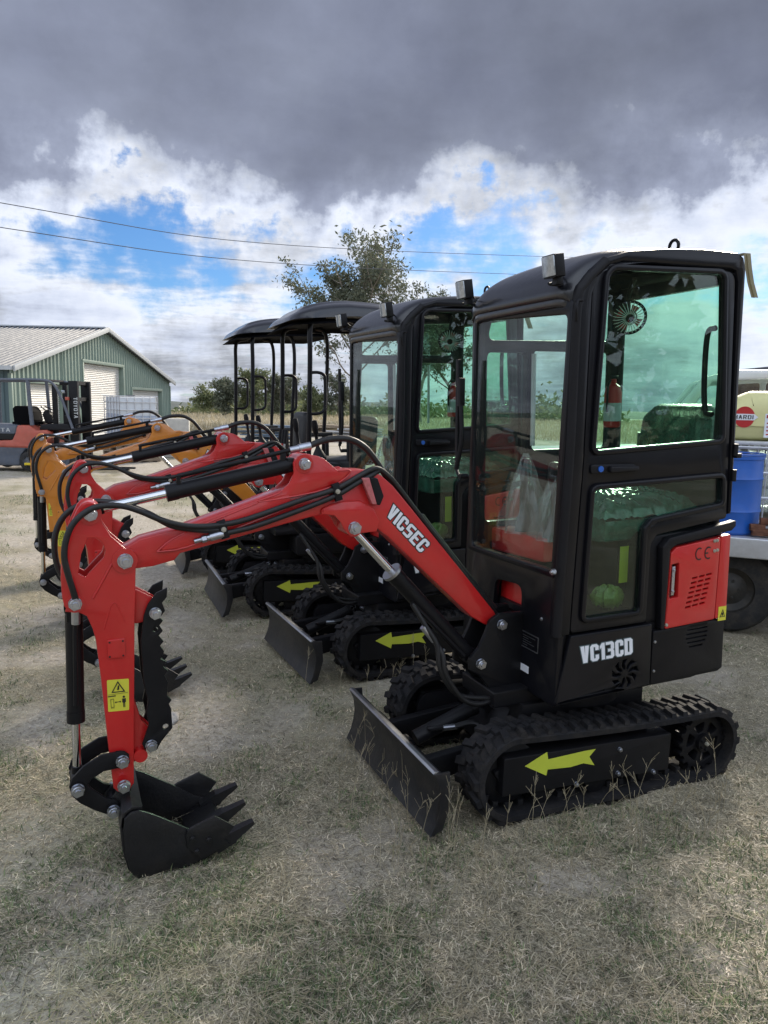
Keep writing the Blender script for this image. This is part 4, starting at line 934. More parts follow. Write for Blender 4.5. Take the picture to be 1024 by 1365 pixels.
# ------------------------------------------------------------------ forklift (faces right, seen side on)
AX = math.atan2(R0.y, R0.x)
FK = empty('forklift', V(-7.60, 17.02, 0), AX, 'faded orange and grey forklift with tall black mast, in front of the green shed', 'forklift')
def forklift():
    u = lambda zx: (zx/7.877 - 50) * .0165
    zf = lambda zy: 1.65 + (529 - (490 + zy/7.877)) * .0165
    pt = lambda L: [(u(a), zf(b)) for a, b in L]
    MB().prism(fillet(pt([(-330, 700), (-330, 990), (-180, 1050), (150, 1050), (160, 940), (210, 870), (300, 850), (640, 850), (660, 1040), (420, 1050), (400, 900), (100, 640), (-250, 640)][:0] + [(-330, 720), (-330, 980), (-250, 1040), (170, 1040), (185, 930), (240, 862), (620, 862), (640, 800), (-100, 800), (-100, 720)]), .05), -.50, .50, .05).build('counterweight', 'fkgrey', FK)
    MB().prism(fillet(pt([(-60, 848), (240, 850), (430, 850), (480, 760), (505, 680), (470, 655), (360, 660), (300, 612), (165, 612), (140, 700), (105, 768), (-60, 775)]), .035), -.52, .52, .04).build('body', 'fkorange', FK)
    h = MB().prism(fillet(pt([(-300, 770), (110, 765), (150, 690), (165, 612), (-250, 605), (-310, 650)]), .03), -.48, .48, .04); ho = h.build('hood', 'fkgrey', FK)
    MB().prism(pt([(-260, 765), (105, 765), (135, 700), (-260, 700)]), -.49, .49, .01).build('grille', 'dark', ho)
    lt = MB(); lettering(lt, 'TOYOTA', [(u(-230), zf(688)), (u(85), zf(682)), (u(85), zf(642)), (u(-230), zf(648))], .006, (0, 0, 0), (1, 0, 0), (0, 0, 1), (0, -1, 0), .481, w=.62, t=.16, gap=.16); lt.build('brand_lettering', 'trim', ho)
    st = MB().prism(fillet(pt([(75, 600), (65, 440), (95, 412), (225, 418), (265, 470), (280, 560), (260, 605)]), .04), -.25, .25, .012); st.prism(fillet(pt([(60, 605), (60, 580), (340, 575), (340, 605)]), .01), -.27, .27, .006); st.build('seat', 'dullblack', FK, ang=25)
    for y in (-.46, .46):
        g = MB(); q = lambda a, b: (u(a), y, zf(b))
        g.tube([q(315, 610), q(300, 400), q(290, 180), q(285, 140)], .045 if y < 0 else .04, 8, smooth=False)
        g.tube([q(-250, 150), q(100, 142), q(285, 138), q(430, 140), q(510, 152), q(560, 185), q(600, 250), q(660, 400), q(745, 660)], .030, 8, 4)
        g.tube([q(-230, 150), q(-240, 400), q(-240, 610)], .035, 8, smooth=False); g.build('overhead_guard', 'fkgrey', FK)
    rb = MB()
    for k in range(7): x = u(-220 + k*115); rb.box((x, 0, zf(138)), (.05, .92, .03), .005)
    rb.build('guard_bar', 'plastic', FK)
    for y in (-.34, .34):
        m_ = MB(); m_.box((u(740), y, (zf(150)+.05)/2+.02), (.20, .10, zf(150)-.05), .01); m_.box((u(525), y*.8, (zf(175)+.3)/2), (.10, .08, zf(175)-.3), .01)
        m_.box((u(640), y*.8, zf(170)), (.24, .06, .06), .005); m_.build('mast', 'black', FK)
    cr = MB(); 
    for z in (zf(160), zf(330), .5): cr.box((u(740), 0, z), (.10, .66, .08), .01)
    cr.tube([(u(660), -.15, zf(620)), (u(660), -.15, zf(210))], .028, 10, smooth=False); cr.tube([(u(665), -.2, zf(640)), (u(665), -.2, zf(200))], .012, 8, smooth=False); cr.build('mast_crossbar', 'black', FK)
    lm = MB(); lettering(lm, 'TOYOTA', [(u(745), zf(310)), (u(745), zf(528)), (u(785), zf(528)), (u(785), zf(310))][::1], .004, (0, 0, 0), (1, 0, 0), (0, 0, 1), (0, -1, 0), .392, w=.7, t=.2, gap=.18); lm.build('mast_lettering', 'trim', FK)
    MB().box((u(685), -.42, zf(325)), (.08, .06, .07), .01).build('indicator', 'fkorange', FK)
    MB().box((u(640), -.40, zf(255)), (.07, .07, .06), .01).build('head_lamp', 'lampglass', FK)
    c = MB(); c.prism(fillet(pt([(380, 600), (345, 500), (370, 455), (420, 470), (480, 590)]), .03), -.12, .12, .03); c.prism(fillet(pt([(380, 660), (400, 600), (690, 585), (735, 660)]), .03), -.46, .46, .03); c.prism(fillet(pt([(610, 590), (620, 500), (680, 490), (690, 590)]), .02), -.3, .3, .02); c.build('dash', 'plastic', FK)
    w = MB(); w.lathe([(.17, 0), (.185, .012), (.17, .024), (.155, .012), (.17, 0)], (u(390), -.0, zf(452)), (.5, 0, .86), 22, False); w.cyl((u(400), 0, zf(500)), (u(390), 0, zf(448)), .025, n=10); w.build('steering_wheel', 'plastic', FK)
    for (x, r) in ((u(275), .225), (u(640), .27), (u(-180), .20)):
        for y in (-.44, .44):
            t = MB().lathe([(r*.5, -.09), (r*.75, -.09), (r*.95, -.07), (r, -.03), (r, .03), (r*.95, .07), (r*.75, .09), (r*.5, .09)], (x, y, r), (0, 1, 0), 28, False); t = t.build('wheel', 'tyre', FK)
            MB().lathe([(r*.55, -.10), (r*.5, -.07), (.05, -.07), (.05, -.10), (0, -.10)], (x, y, r), (0, 1 if y < 0 else -1, 0), 20, False).build('rim', 'fkgrey', t)
    MB().box((u(290), -.55, .17), (.20, .10, .05), .01).build('step', 'safety', FK)
    f = MB()
    for y in (-.2, .2): f.box((u(800)+.5, y, .06), (1.0, .11, .04), .01); f.box((u(800), y, .32), (.05, .11, .5), .01)
    f.build('fork', 'black', FK)
forklift()

# ------------------------------------------------------------------ IBC tank on pallets, concrete block, junk in the paddock
IB = empty('ibc_tank', V(-6.75, 20.0, .56), AX + R(38), 'white plastic bulk liquid tank in a wire cage, raised on pallets by the shed', 'tank')
def ibc():
    b = MB().box((0, 0, .62), (.96, 1.14, 1.0), .06); bo = b.build('bottle', 'ibc', IB); MB().box((0, 0, .41), (.972, 1.152, .56), .06).build('lower_band', 'ibclower', bo)  # lower part of the bottle darker and bluer
    c = MB(); hx, hy = .50, .60
    for z in (.16, .37, .58, .79, .99, 1.14):
        c.tube([(-hx, -hy, z), (hx, -hy, z), (hx, hy, z), (-hx, hy, z), (-hx, -hy, z)], .012, 6, smooth=False)
    for k in range(6):
        t = k/5
        for s in (-1, 1):
            c.tube([(-hx+2*hx*t, s*hy, .12), (-hx+2*hx*t, s*hy, 1.14)], .011, 6, smooth=False); c.tube([(s*hx, -hy+2*hy*t, .12), (s*hx, -hy+2*hy*t, 1.14)], .011, 6, smooth=False)
    c.build('cage', 'alu', IB); MB().lathe([(.12, 0), (.12, .05), (.0, .05)], (0, 0, 1.12), (0, 0, 1), 18).build('lid', 'plastic', IB)
    p = MB(); p.box((0, 0, .02), (1.0, 1.2, .04), .005); p.box((0, 0, .09), (1.0, 1.2, .04), .005)
    p.build('base_pallet', 'steel', IB)
ibc()
p0 = None
for k in range(4):
    if p0 is None:
        p0 = empty('pallet', V(-6.75, 20.0, 0.), AX + R(38), 'grey timber pallet in the stack under the caged white tank', 'pallet', 'pallets stacked under the tank')
        m = MB()
        for i in range(7): m.box((-.53+i*.177, 0, .125), (.10, 1.2, .02), .003)
        for y in (-.53, 0, .53): m.box((0, y, .07), (1.16, .09, .09), .003)
        for i in (-.5, 0, .5): m.box((i, 0, .012), (.10, 1.2, .02), .003)
        m.build('deck', 'wood', p0); o = p0
    else: o = copy_tree(p0)
    o.location.z = .138*k
cb = MB().prism(fillet(rect(-.46, 0, .46, 1.10), .02), -.3, .3, .015); cb.prism(rect(-.3, 1.09, -.1, 1.13), -.05, .05, .01); cb = cb.build('concrete_block', 'concrete'); cb.location = V(-6.1, 21.6, 0); cb.rotation_euler = (0, 0, AX + R(12))
tag(cb, 'pale concrete block standing beyond the orange booms, beside the shed', 'block')
def junk(name, lat, dep, mat, n, sx, label, cat, seed, z=0.):
    r = random.Random(seed); m = MB()
    for k in range(n):
        m.box((r.uniform(-sx, sx)*.3, r.uniform(-.3, .3), z + .10 + k*.07), (sx*r.uniform(1.2, 2), r.uniform(.5, 1.0), .05), .01, Matrix.Rotation(r.uniform(-.15, .15), 3, 'Z') @ Matrix.Rotation(r.uniform(-.05, .05), 3, 'Y'))
    for k in range(4): x = r.uniform(-sx, sx)*.6; m.box((x, r.uniform(-.3, .3), .06), (.1, .9, .12), .01)
    o = m.build(name, mat); o.location = V(lat, dep, 0); o.rotation_euler = (0, 0, AX + r.uniform(-.2, .2)); return tag(o, label, cat)
junk('sheet_stack', -4.9, 31, 'sheets', 9, 1.6, 'low stack of blue grey steel sheets lying in the dry paddock', 'metal sheets', 1)
junk('timber_pile', -2.7, 37, 'wood', 7, 1.5, 'low brown timber pile lying in the dry paddock right of the steel sheets', 'timber', 2)
junk('scrap_pile', -1.3, 33, 'steel', 7, 1.3, 'grey scrap metal pile in the paddock behind the canopy posts', 'scrap metal', 3)

# ------------------------------------------------------------------ trailer with tank, drum and scrap on the right
e = (R0 * 1.25 - F0 * .50).normalized(); TA = math.atan2(e.y, e.x)
TR = empty('flat_trailer', V(1.90, 5.62, 0), TA, 'aluminium flat tray trailer parked behind the nearest red excavator', 'trailer')
def trailer():
    Lt, Wd, H = 3.4, 1.9, .74
    d = MB(); d.box((Lt/2, Wd/2, H-.02), (Lt, Wd, .04), .004); d.build('deck', 'alu', TR)
    ed = MB(); ed.prism(fillet([(-.02, H-.14), (.05, H-.15), (.05, H+.005), (-.02, H+.005)], .01), 0, Lt, .004, (), (0, 0, 0), (0, 1, 0), (0, 0, 1), (1, 0, 0)); ed.box((0.0, Wd/2, H-.08), (.05, Wd, .16), .01); ed.box((Lt, Wd/2, H-.08), (.05, Wd, .16), .01); ed.box((Lt/2, Wd, H-.08), (Lt, .05, .16), .01); ed.build('side_rail', 'alu', TR)
    c = MB()
    for y in (.45, 1.45): c.box((Lt/2, y, H-.16), (Lt, .08, .16), .01)
    for x in (.3, 1.2, 2.2, 3.1): c.box((x, Wd/2, H-.11), (.06, Wd-.1, .08), .01)
    c.box((.5, .12, H-.22), (.13, .10, .14), .01); c.box((1.5, Wd/2, .34), (.09, Wd-.3, .09), .01); c.build('chassis', 'black', TR)
    for (x, y) in ((.70, .20), (1.75, .20), (.70, Wd-.2), (1.75, Wd-.2)):
        w = MB().lathe([(.17, -.10), (.24, -.10), (.30, -.085), (.325, -.05), (.328, .05), (.30, .085), (.24, .10), (.17, .10)], (x, y, .325), (0, 1, 0), 36, False); w = w.build('wheel', 'tyre', TR)
        r = MB().lathe([(.175, -.09), (.165, -.05), (.12, -.03), (.07, -.045), (.045, -.06), (.0, -.062)], (x, y, .325), (0, 1 if y < 1 else -1, 0), 28, False)
        for k in range(5): a = math.tau*k/5; r.bolt((x+.065*math.cos(a), y-.045 if y < 1 else y+.045, .325+.065*math.sin(a)), (0, -1 if y < 1 else 1, 0), .011, .014)
        r.build('rim', 'darkrim', w)
trailer()
def on_tr(x, y, z=.74): return TR.matrix_basis @ Vector((x, y, z)) if False else Vector(V(1.90, 5.62, 0)) + Vector((math.cos(TA)*x - math.sin(TA)*y, math.sin(TA)*x + math.cos(TA)*y, z))
dm = empty('drum', on_tr(.64, .30, .741), TA, 'bright blue open plastic drum standing on the trailer deck', 'drum')
MB().lathe([(.0, .02), (.205, .0), (.225, .02), (.228, .16), (.235, .175), (.228, .19), (.228, .40), (.236, .415), (.228, .43), (.226, .555), (.234, .56), (.234, .585), (.220, .585), (.215, .05), (.0, .05)], (0, 0, 0), (0, 0, 1), 40, False).build('shell', 'drum', dm)
MB().lathe([(.236, .586), (.240, .592), (.236, .598), (.222, .598), (.218, .590)], (0, 0, 0), (0, 0, 1), 40, False).build('rim', 'drum', dm)
rs = random.Random(11)
for k, (x, y, L, lab) in enumerate(((.98, .14, .34, 'rusty notched steel bar lying on the trailer edge against the blue drum'), (1.35, .24, .55, 'rusty flat steel offcut lying on the trailer deck near its edge'))):
    m = MB()
    m.box((0, 0, .035), (L, .08, .05), .006)
    for j in range(5 if k == 0 else 3): m.box((-L*.4 + j*L*.2, rs.uniform(-.02, .02), .07+.045*(j % 3)), (.10, .07, .045), .006, Matrix.Rotation(rs.uniform(-.3, .3), 3, 'Z'))
    o = m.build('scrap_steel', 'rust'); o.location = on_tr(x, y, .741); o.rotation_euler = (0, 0, TA + .1); tag(o, lab, 'scrap metal')
CG = empty('wire_crate', on_tr(1.10, 1.25, .741), TA, 'silver wire mesh crate on the trailer, carrying the cream tank', 'crate')
m = MB()
for z in (.03, .22, .42, .62): m.tube([(-.8, -.5, z), (.8, -.5, z), (.8, .5, z), (-.8, .5, z), (-.8, -.5, z)], .014, 6, smooth=False)
for k in range(24): x = -.8+1.6*k/23; m.tube([(x, -.5, .02), (x, -.5, .63)], .006, 6, smooth=False); m.tube([(x, .5, .02), (x, .5, .63)], .006, 6, smooth=False)
for k in range(14): y = -.5+k/13; m.tube([(-.8, y, .02), (-.8, y, .63)], .006, 6, smooth=False)
m.build('mesh', 'alu', CG); MB().box((0, 0, .655), (1.62, 1.02, .03), .004).build('top_board', 'alu', CG); MB().box((0, 0, .02), (1.6, 1.0, .02), .004).build('base', 'wood', CG)
MB().box((0, .1, .32), (1.4, .7, .5), .04).build('liner', 'film', CG)
TK = empty('spray_tank', on_tr(1.27, 1.25, 1.412), TA, 'cream yellow farm spray tank with a red oval badge, on top of the wire crate', 'tank')
MB().prism(fillet([(-.72, 0), (-.78, .12), (-.70, .30), (-.50, .40), (.5, .40), (.72, .30), (.78, .12), (.72, 0)], .10, 6), -.42, .42, .12).build('shell', 'tank', TK, ang=60)
MB().lathe([(.16, 0), (.16, .05), (.14, .07), (.0, .075)], (.1, 0, .40), (0, 0, 1), 24).build('lid', 'plastic', TK)
bd = MB().prism([(.075*math.cos(a)-.53, .19+.085*math.sin(a)) for a in [math.tau*k/30 for k in range(30)]], .4205, .423, 0, (), (0, 0, 0), (1, 0, 0), (0, 0, 1), (0, -1, 0)); bo = bd.build('badge', 'redcap', TK)
bb = MB().prism([(-.615, .215), (-.46, .215), (-.43, .19), (-.46, .165), (-.615, .165)], .4235, .425, 0, (), (0, 0, 0), (1, 0, 0), (0, 0, 1), (0, -1, 0)); bb.build('badge_band', 'white', bo)
lt = MB(); lettering(lt, 'HARDI', [(-.607, .174), (-.465, .174), (-.465, .206), (-.607, .206)], .0012, (0, 0, 0), (1, 0, 0), (0, 0, 1), (0, -1, 0), .4255, w=.6, t=.17, gap=.16); lt.build('badge_lettering', 'ink', bo)
MB().prism(rect(-.38, .03, -.24, .22), .4205, .423, 0, (), (0, 0, 0), (1, 0, 0), (0, 0, 1), (0, -1, 0)).build('label', 'white', TK)
m = MB(); m.prism(rect(-.37, .185, -.25, .21), .4235, .4245, 0, (), (0, 0, 0), (1, 0, 0), (0, 0, 1), (0, -1, 0))
for k in range(4): m.prism(rect(-.365, .05+k*.03, -.26, .060+k*.03), .4235, .4245, 0, (), (0, 0, 0), (1, 0, 0), (0, 0, 1), (0, -1, 0))
m.build('label_print', 'redcap', TK)

# white ute behind the trailer
UT = empty('ute', V(4.15, 8.9, 0), TA + R(4), 'white ute parked behind the cream spray tank', 'ute')
def ute():
    body = fillet([(-2.4, .45), (-2.4, .98), (-1.05, 1.05), (2.35, 1.02), (2.4, .45)], .08)
    MB().prism(body, -.88, .88, .08).build('body', 'utewhite', UT)
    cab = fillet([(-1.0, 1.0), (-.45, 1.78), (-.2, 1.86), (1.0, 1.86), (1.18, 1.8), (1.3, 1.0)], .08)
    w1 = fillet([(-.80, 1.06), (-.36, 1.74), (.28, 1.79), (.28, 1.06)], .03); w2 = fillet([(.34, 1.06), (.34, 1.79), (1.02, 1.78), (1.14, 1.06)], .03)
    for y in (-.78, .72): MB().prism(cab, y, y+.06, .02, [w1, w2]).build('cab_side', 'utewhite', UT)
    MB().prism(fillet([(-.40, 1.75), (-.2, 1.86), (1.0, 1.86), (1.16, 1.80), (1.0, 1.79), (-.2, 1.79)], .02), -.76, .76, .015).build('roof', 'utewhite', UT)
    for y in (-.75, .745):
        for w in (w1, w2): MB().prism(w, y, y+.005).build('window_glass', 'clear', UT)
    MB().add([(-.98, -.72, 1.04), (-.98, .72, 1.04), (-.42, .70, 1.76), (-.42, -.70, 1.76), (-.97, -.72, 1.035), (-.97, .72, 1.035), (-.41, .70, 1.755), (-.41, -.70, 1.755)], [(0, 1, 2, 3), (4, 5, 6, 7), (0, 1, 5, 4), (2, 3, 7, 6), (1, 2, 6, 5), (0, 3, 7, 4)]).build('windscreen', 'clear', UT)
    MB().box((-.2, -.35, 1.15), (.5, .5, .6), .08).box((-.2, .35, 1.15), (.5, .5, .6), .08).build('seat', 'seat', UT)
    MB().box((-.95, -.92, 1.15), (.12, .16, .2), .03).build('mirror', 'plastic', UT)
    for x in (-1.5, 1.5):
        for y in (-.8, .8):
            w = MB().lathe([(.2, -.11), (.3, -.11), (.36, -.08), (.37, 0), (.36, .08), (.3, .11), (.2, .11)], (x, y, .37), (0, 1, 0), 30, False).build('wheel', 'tyre', UT)
            MB().lathe([(.21, -.08), (.18, -.05), (.05, -.06), (0, -.06)], (x, y, .37), (0, 1 if y < 0 else -1, 0), 20, False).build('rim', 'rim', w)
ute(); UT.scale = (1.12, 1.12, 1.12)
BH = empty('brown_shed', V(17.0, 30, 0), AX, 'brown brick shed with a flat roof far behind the white ute', 'shed')
m = MB().prism(rect(-1.6, 0, 3, 3.3), 0, 4, .0, [rect(.6, .0, 1.6, 2.1)]); m.build('wall', 'brick', BH); MB().box((.7, 2, 3.36), (4.9, 4.3, .14), .02).build('roof', 'fkgrey', BH); MB().box((1.1, .06, 1.05), (1.0, .05, 2.1), .01).build('door', 'wood', BH)

# ------------------------------------------------------------------ power lines
for k, (pts, lab) in enumerate((([(-12.43, 25, 7.72), (-5.36, 35, 8.63), (9.9, 50, 11.19), (17, 57, 12.6)], 'upper of the two thin dark power lines crossing the sky'), ([(-12.47, 25, 6.97), (-5.36, 35, 7.82), (8.76, 50, 10.05), (16, 57, 11.3)], 'lower of the two thin dark power lines crossing the sky'))):
    a = pts[0]; b = pts[1]; pts = [(a[0]-(b[0]-a[0])*2, a[1]-(b[1]-a[1])*2+8, a[2]+.3)] + pts
    o = MB().tube([V(*p) for p in pts], .015, 6, 12).build('power_line', 'cable'); tag(o, lab, 'power line', 'power lines across the sky')

# ------------------------------------------------------------------ trees
def tree(name, pos, h, spread, seed, label, leaves, cl, base=.25, trunk_r=.02, mat='leaf', group=None, leafsize=.28, limbs=9, cut=None):
    r = random.Random(seed); root = empty(name, pos, 0, label, 'tree', group); wood = MB(); tips = []
    lean = Vector((r.uniform(-.06, .06), r.uniform(-.06, .06), 1))
    def limb(p, d, L, rad, lev):
        n = 4; pts = [p]; q = p.copy(); dd = d.copy()
        for i in range(n):
            dd = (dd + Vector((r.gauss(0, .16), r.gauss(0, .16), r.gauss(.06, .10)))).normalized(); q = q + dd*L/n; pts.append(q.copy())
            if lev >= 1 and i > 0: tips.append((q.copy(), L*.24))
        wood.tube(pts, rad, 6 if lev else 9, 3, r1=rad*.45)
        if lev < 3:
            k = (limbs if lev == 0 else r.randint(3, 4))
            for j in range(k):
                t = (base + (1-base)*(j+.5)/k) if lev == 0 else r.uniform(.4, 1)
                i = min(n-1, int(t*n)); f = t*n-i; pp = pts[i]*(1-f)+pts[i+1]*f
                a = r.uniform(0, math.tau) if lev else j*2.4 + r.uniform(-.5, .5)
                up = r.uniform(.35, .9) if lev == 0 else r.uniform(.0, .7)
                nd = (Vector((math.cos(a), math.sin(a), up)) + dd*.35).normalized()
                LL = (spread*r.uniform(.65, 1.05)*(1-.35*abs(t-.55)) if lev == 0 else L*r.uniform(.45, .7))
                limb(pp, nd, LL, rad*(.42 if lev == 0 else .5), lev+1)
        else: tips.append((q.copy(), L*.35))
    limb(Vector((0, 0, -.1)), lean.normalized(), h*.86, h*trunk_r, 0)
    wood.build('trunk', 'bark', root, ang=60)
    T = rng.integers(0, len(tips), leaves)
    tp = np.array([t[0] for t in tips])[T]; ts = np.array([max(cl*.5, t[1]) for t in tips])[T]
    c = tp + rng.normal(0, 1, (leaves, 3)) * np.minimum(ts, cl)[:, None] * np.array([.55, .55, .42])
    a = rng.normal(0, 1, (leaves, 3)); a /= np.linalg.norm(a, axis=1)[:, None]
    b = np.cross(a, rng.normal(0, 1, (leaves, 3))); b /= np.linalg.norm(b, axis=1)[:, None]
    s = leafsize * rng.uniform(.5, 1.2, leaves)[:, None]
    v = np.stack([c - a*s, c + b*s*.38, c + a*s, c - b*s*.38], 1).reshape(-1, 3)
    me = bpy.data.meshes.new('crown'); me.vertices.add(len(v)); me.vertices.foreach_set('co', v.astype(np.float32).ravel())
    me.loops.add(leaves*4); me.loops.foreach_set('vertex_index', np.arange(leaves*4, dtype=np.int32)); me.polygons.add(leaves)
    me.polygons.foreach_set('loop_start', np.arange(leaves, dtype=np.int32)*4); me.polygons.foreach_set('loop_total', np.full(leaves, 4, np.int32)); me.update(); me.validate()
    me.materials.append(M[mat]); o = bpy.data.objects.new('crown', me); col.objects.link(o); o.parent = root
    return root
tree('gum_tree', V(-2.3, 58, -.3), 10.6, 5.4, 21, 'tall grey green gum tree with open crown rising above the canopies', 17000, .95, base=.40, trunk_r=.016, leafsize=.17, limbs=15)
tree('gum_tree', V(3.0, 64, -.3), 10.6, 3.0, 33, 'gum tree whose crown top shows between the cab roofs of the two red machines', 7000, 1.0, base=.35, trunk_r=.016, leafsize=.18)
tree('gum_tree', V(6.6, 66, -.3), 10.8, 3.4, 35, 'gum tree half hidden behind the nearest black cab', 7000, 1.0, base=.35, trunk_r=.016, leafsize=.18)
for (la, de, h, sp, sd, lab) in ((-15.6, 74, 3.4, 2.1, 5, 'leftmost bushy gum sapling beyond the canopy posts'), (-13.2, 76, 3.9, 2.4, 6, 'bushy young gum tree seen between the far canopy posts'), (-10.6, 78, 3.8, 2.2, 7, 'young gum tree just left of the nearer canopy front posts'), (-8.2, 84, 3.0, 2.0, 8, 'low young gum seen through the nearer canopy posts'), (-5.4, 86, 3.6, 2.2, 9, 'young gum tree directly left of the tall gum trunk'), (-20.5, 88, 2.0, 2.2, 10, 'low green bush at the right end of the shed')):
    tree('young_gum', V(la, de, -.5), h, sp, sd, lab, 5200, .8, base=.15, trunk_r=.018, mat='leaf' if sd % 2 else 'leaf2', group='young gum trees beyond the paddock', leafsize=.17, limbs=9)
# low far scrub: one mass nobody could count
n = 15000
a = rng.uniform(-28, 30, n); de = rng.uniform(92, 125, n); hh = np.abs(rng.normal(0, 1.0, n))*(1.15+.8*np.sin(a*.55)*np.sin(a*.21+1))
cc = np.array(CAM)[None]*np.array([1, 1, 0]) + a[:, None]*np.array(R0) + de[:, None]*np.array(F0); cc[:, 2] = -.6 + hh
av = rng.normal(0, 1, (n, 3)); av /= np.linalg.norm(av, axis=1)[:, None]; bv = np.cross(av, rng.normal(0, 1, (n, 3))); bv /= np.linalg.norm(bv, axis=1)[:, None]
s = rng.uniform(.25, .5, n)[:, None]
v = np.stack([cc-av*s, cc+bv*s*.5, cc+av*s, cc-bv*s*.5], 1).reshape(-1, 3)
def quads(name, v, k, mat):
    n = len(v)//k; me = bpy.data.meshes.new(name); me.vertices.add(len(v)); me.vertices.foreach_set('co', v.astype(np.float32).ravel())
    me.loops.add(n*k); me.loops.foreach_set('vertex_index', np.arange(n*k, dtype=np.int32)); me.polygons.add(n)
    me.polygons.foreach_set('loop_start', np.arange(n, dtype=np.int32)*k); me.polygons.foreach_set('loop_total', np.full(n, k, np.int32)); me.update(); me.validate()
    me.materials.append(M[mat]); o = bpy.data.objects.new(name, me); col.objects.link(o); return o
# tall gums behind the photographer: what the dark panels and the glass mirror
n = 16000
a = rng.uniform(-1.5, 1.5, n); de = rng.uniform(24, 30, n); top = 6.5 + 3.2*np.sin(a*7) + 1.8*np.sin(a*17+1) + 1.2*np.sin(a*41)
zb = np.abs(rng.uniform(0, 1, n))**.8*top + rng.normal(0, .4, n)
c2 = np.array(CAM)[None]*np.array([1, 1, 0]) - (np.cos(a)*de)[:, None]*np.array(F0) + (np.sin(a)*de)[:, None]*np.array(R0); c2[:, 2] = np.maximum(zb, .1)
av2 = rng.normal(0, 1, (n, 3)); av2 /= np.linalg.norm(av2, axis=1)[:, None]; bv2 = np.cross(av2, rng.normal(0, 1, (n, 3))); bv2 /= np.linalg.norm(bv2, axis=1)[:, None]
s2 = rng.uniform(.25, .6, n)[:, None]
rear_v = np.stack([c2-av2*s2, c2+bv2*s2*.5, c2+av2*s2, c2-bv2*s2*.5], 1).reshape(-1, 3)
tag(quads('scrub', v, 4, 'leaf2'), 'low green scrub along the far edge of the paddock', 'scrub', kind='stuff')

tag(quads('woods', rear_v, 4, 'leaf'), 'belt of gum trees mirrored in the cab glass', 'woods', kind='stuff')

# ------------------------------------------------------------------ ground
def vnoise(x, y, seed):
    xi, yi = np.floor(x).astype(np.int64), np.floor(y).astype(np.int64); fx, fy = x-xi, y-yi
    def hsh(a, b):
        h = (a*374761393 + b*668265263 + seed*982451653) & 0xffffffff; h = ((h ^ (h >> 13))*1274126177) & 0xffffffff; return ((h ^ (h >> 16)) & 0xffff)/65535.
    sx, sy = fx*fx*(3-2*fx), fy*fy*(3-2*fy)
    return (hsh(xi, yi)*(1-sx)+hsh(xi+1, yi)*sx)*(1-sy) + (hsh(xi, yi+1)*(1-sx)+hsh(xi+1, yi+1)*sx)*sy
def fbm(x, y, seed, oct=4):
    s, a, t = 0, .5, 0
    for k in range(oct): s = s + a*vnoise(x*2**k, y*2**k, seed+k); t += a; a *= .5
    return s/t
def cover(x, y):
    """grass cover 0 (bare dust) .. 1 (green)"""
    c = .60*fbm(x*.9+31, y*.9+7, 3) + .40*fbm(x*3.1, y*3.1, 9)
    # worn dusty strip in front of the row of blades, thicker grass beside the nearest machine
    c = c + .10*np.exp(-((x+.6)**2+(y-.75)**2)/.8) + .05*np.exp(-((x-1.0)**2+(y-1.6)**2)/2.0)
    strip_ = np.exp(-((x - (1.55+.05*y))/.22)**2)*(y < -.6); c = c - .16*strip_
    c = c - .10*np.clip((-(y)-3.5)/6, 0, 1) - .22*np.exp(-((x-.62)**2+(y-.78)**2)/.012) - .2*np.exp(-((x-.45)**2+(y-.80)**2)/.02) - .16*np.exp(-((x-2.35)**2+(y-.85)**2)/.05)
    return np.clip((c-.30)/.42, 0, 1)
def gz(x, y):
    d = np.hypot(x-CAM.x, y-CAM.y); z = .022*(fbm(x*1.3, y*1.3, 21)-.5) + .034*(fbm(x*9, y*9, 22, 5)-.5)*(.35+cover(x, y)) - .010
    far = np.clip((d-60)/200, 0, 1); return z*(1-far) - 2.2*far**1.5 - np.clip((d-300)/2500, 0, 1)*55
FA = math.atan2(F0.y, F0.x)
th = np.concatenate([FA + np.linspace(-.66, .66, 760), FA + np.linspace(.66, math.tau-.66, 122)[1:-1]]); NA = len(th)
rad = np.concatenate([np.geomspace(.2, 1.4, 14)[:-1], np.geomspace(1.4, 9, 430)[:-1], np.geomspace(9, 60, 120)[:-1], np.geomspace(60, 9000, 70)]); NR = len(rad)
RR, TT = np.meshgrid(rad, th, indexing='ij'); GX, GY = CAM.x + RR*np.cos(TT), CAM.y + RR*np.sin(TT); GZ = gz(GX, GY)
v = np.concatenate([[[CAM.x, CAM.y, 0]], np.stack([GX, GY, GZ], -1).reshape(-1, 3)]).astype(np.float32)
i, j = np.meshgrid(np.arange(NR-1), np.arange(NA), indexing='ij'); j2 = (j+1) % NA
q = np.stack([1+i*NA+j, 1+(i+1)*NA+j, 1+(i+1)*NA+j2, 1+i*NA+j2], -1).reshape(-1, 4)
tri = np.stack([np.zeros(NA, np.int64), 1+np.arange(NA), 1+(np.arange(NA)+1) % NA], -1)
me = bpy.data.meshes.new('ground'); me.vertices.add(len(v)); me.vertices.foreach_set('co', v.ravel())
li = np.concatenate([q.ravel(), tri.ravel()]).astype(np.int32); me.loops.add(len(li)); me.loops.foreach_set('vertex_index', li)
np_ = len(q)+len(tri); me.polygons.add(np_); lt_ = np.concatenate([np.full(len(q), 4), np.full(len(tri), 3)]).astype(np.int32)
me.polygons.foreach_set('loop_start', np.concatenate([[0], np.cumsum(lt_)[:-1]]).astype(np.int32)); me.polygons.foreach_set('loop_total', lt_)
me.update(calc_edges=True); me.polygons.foreach_set('use_smooth', np.ones(np_, bool))
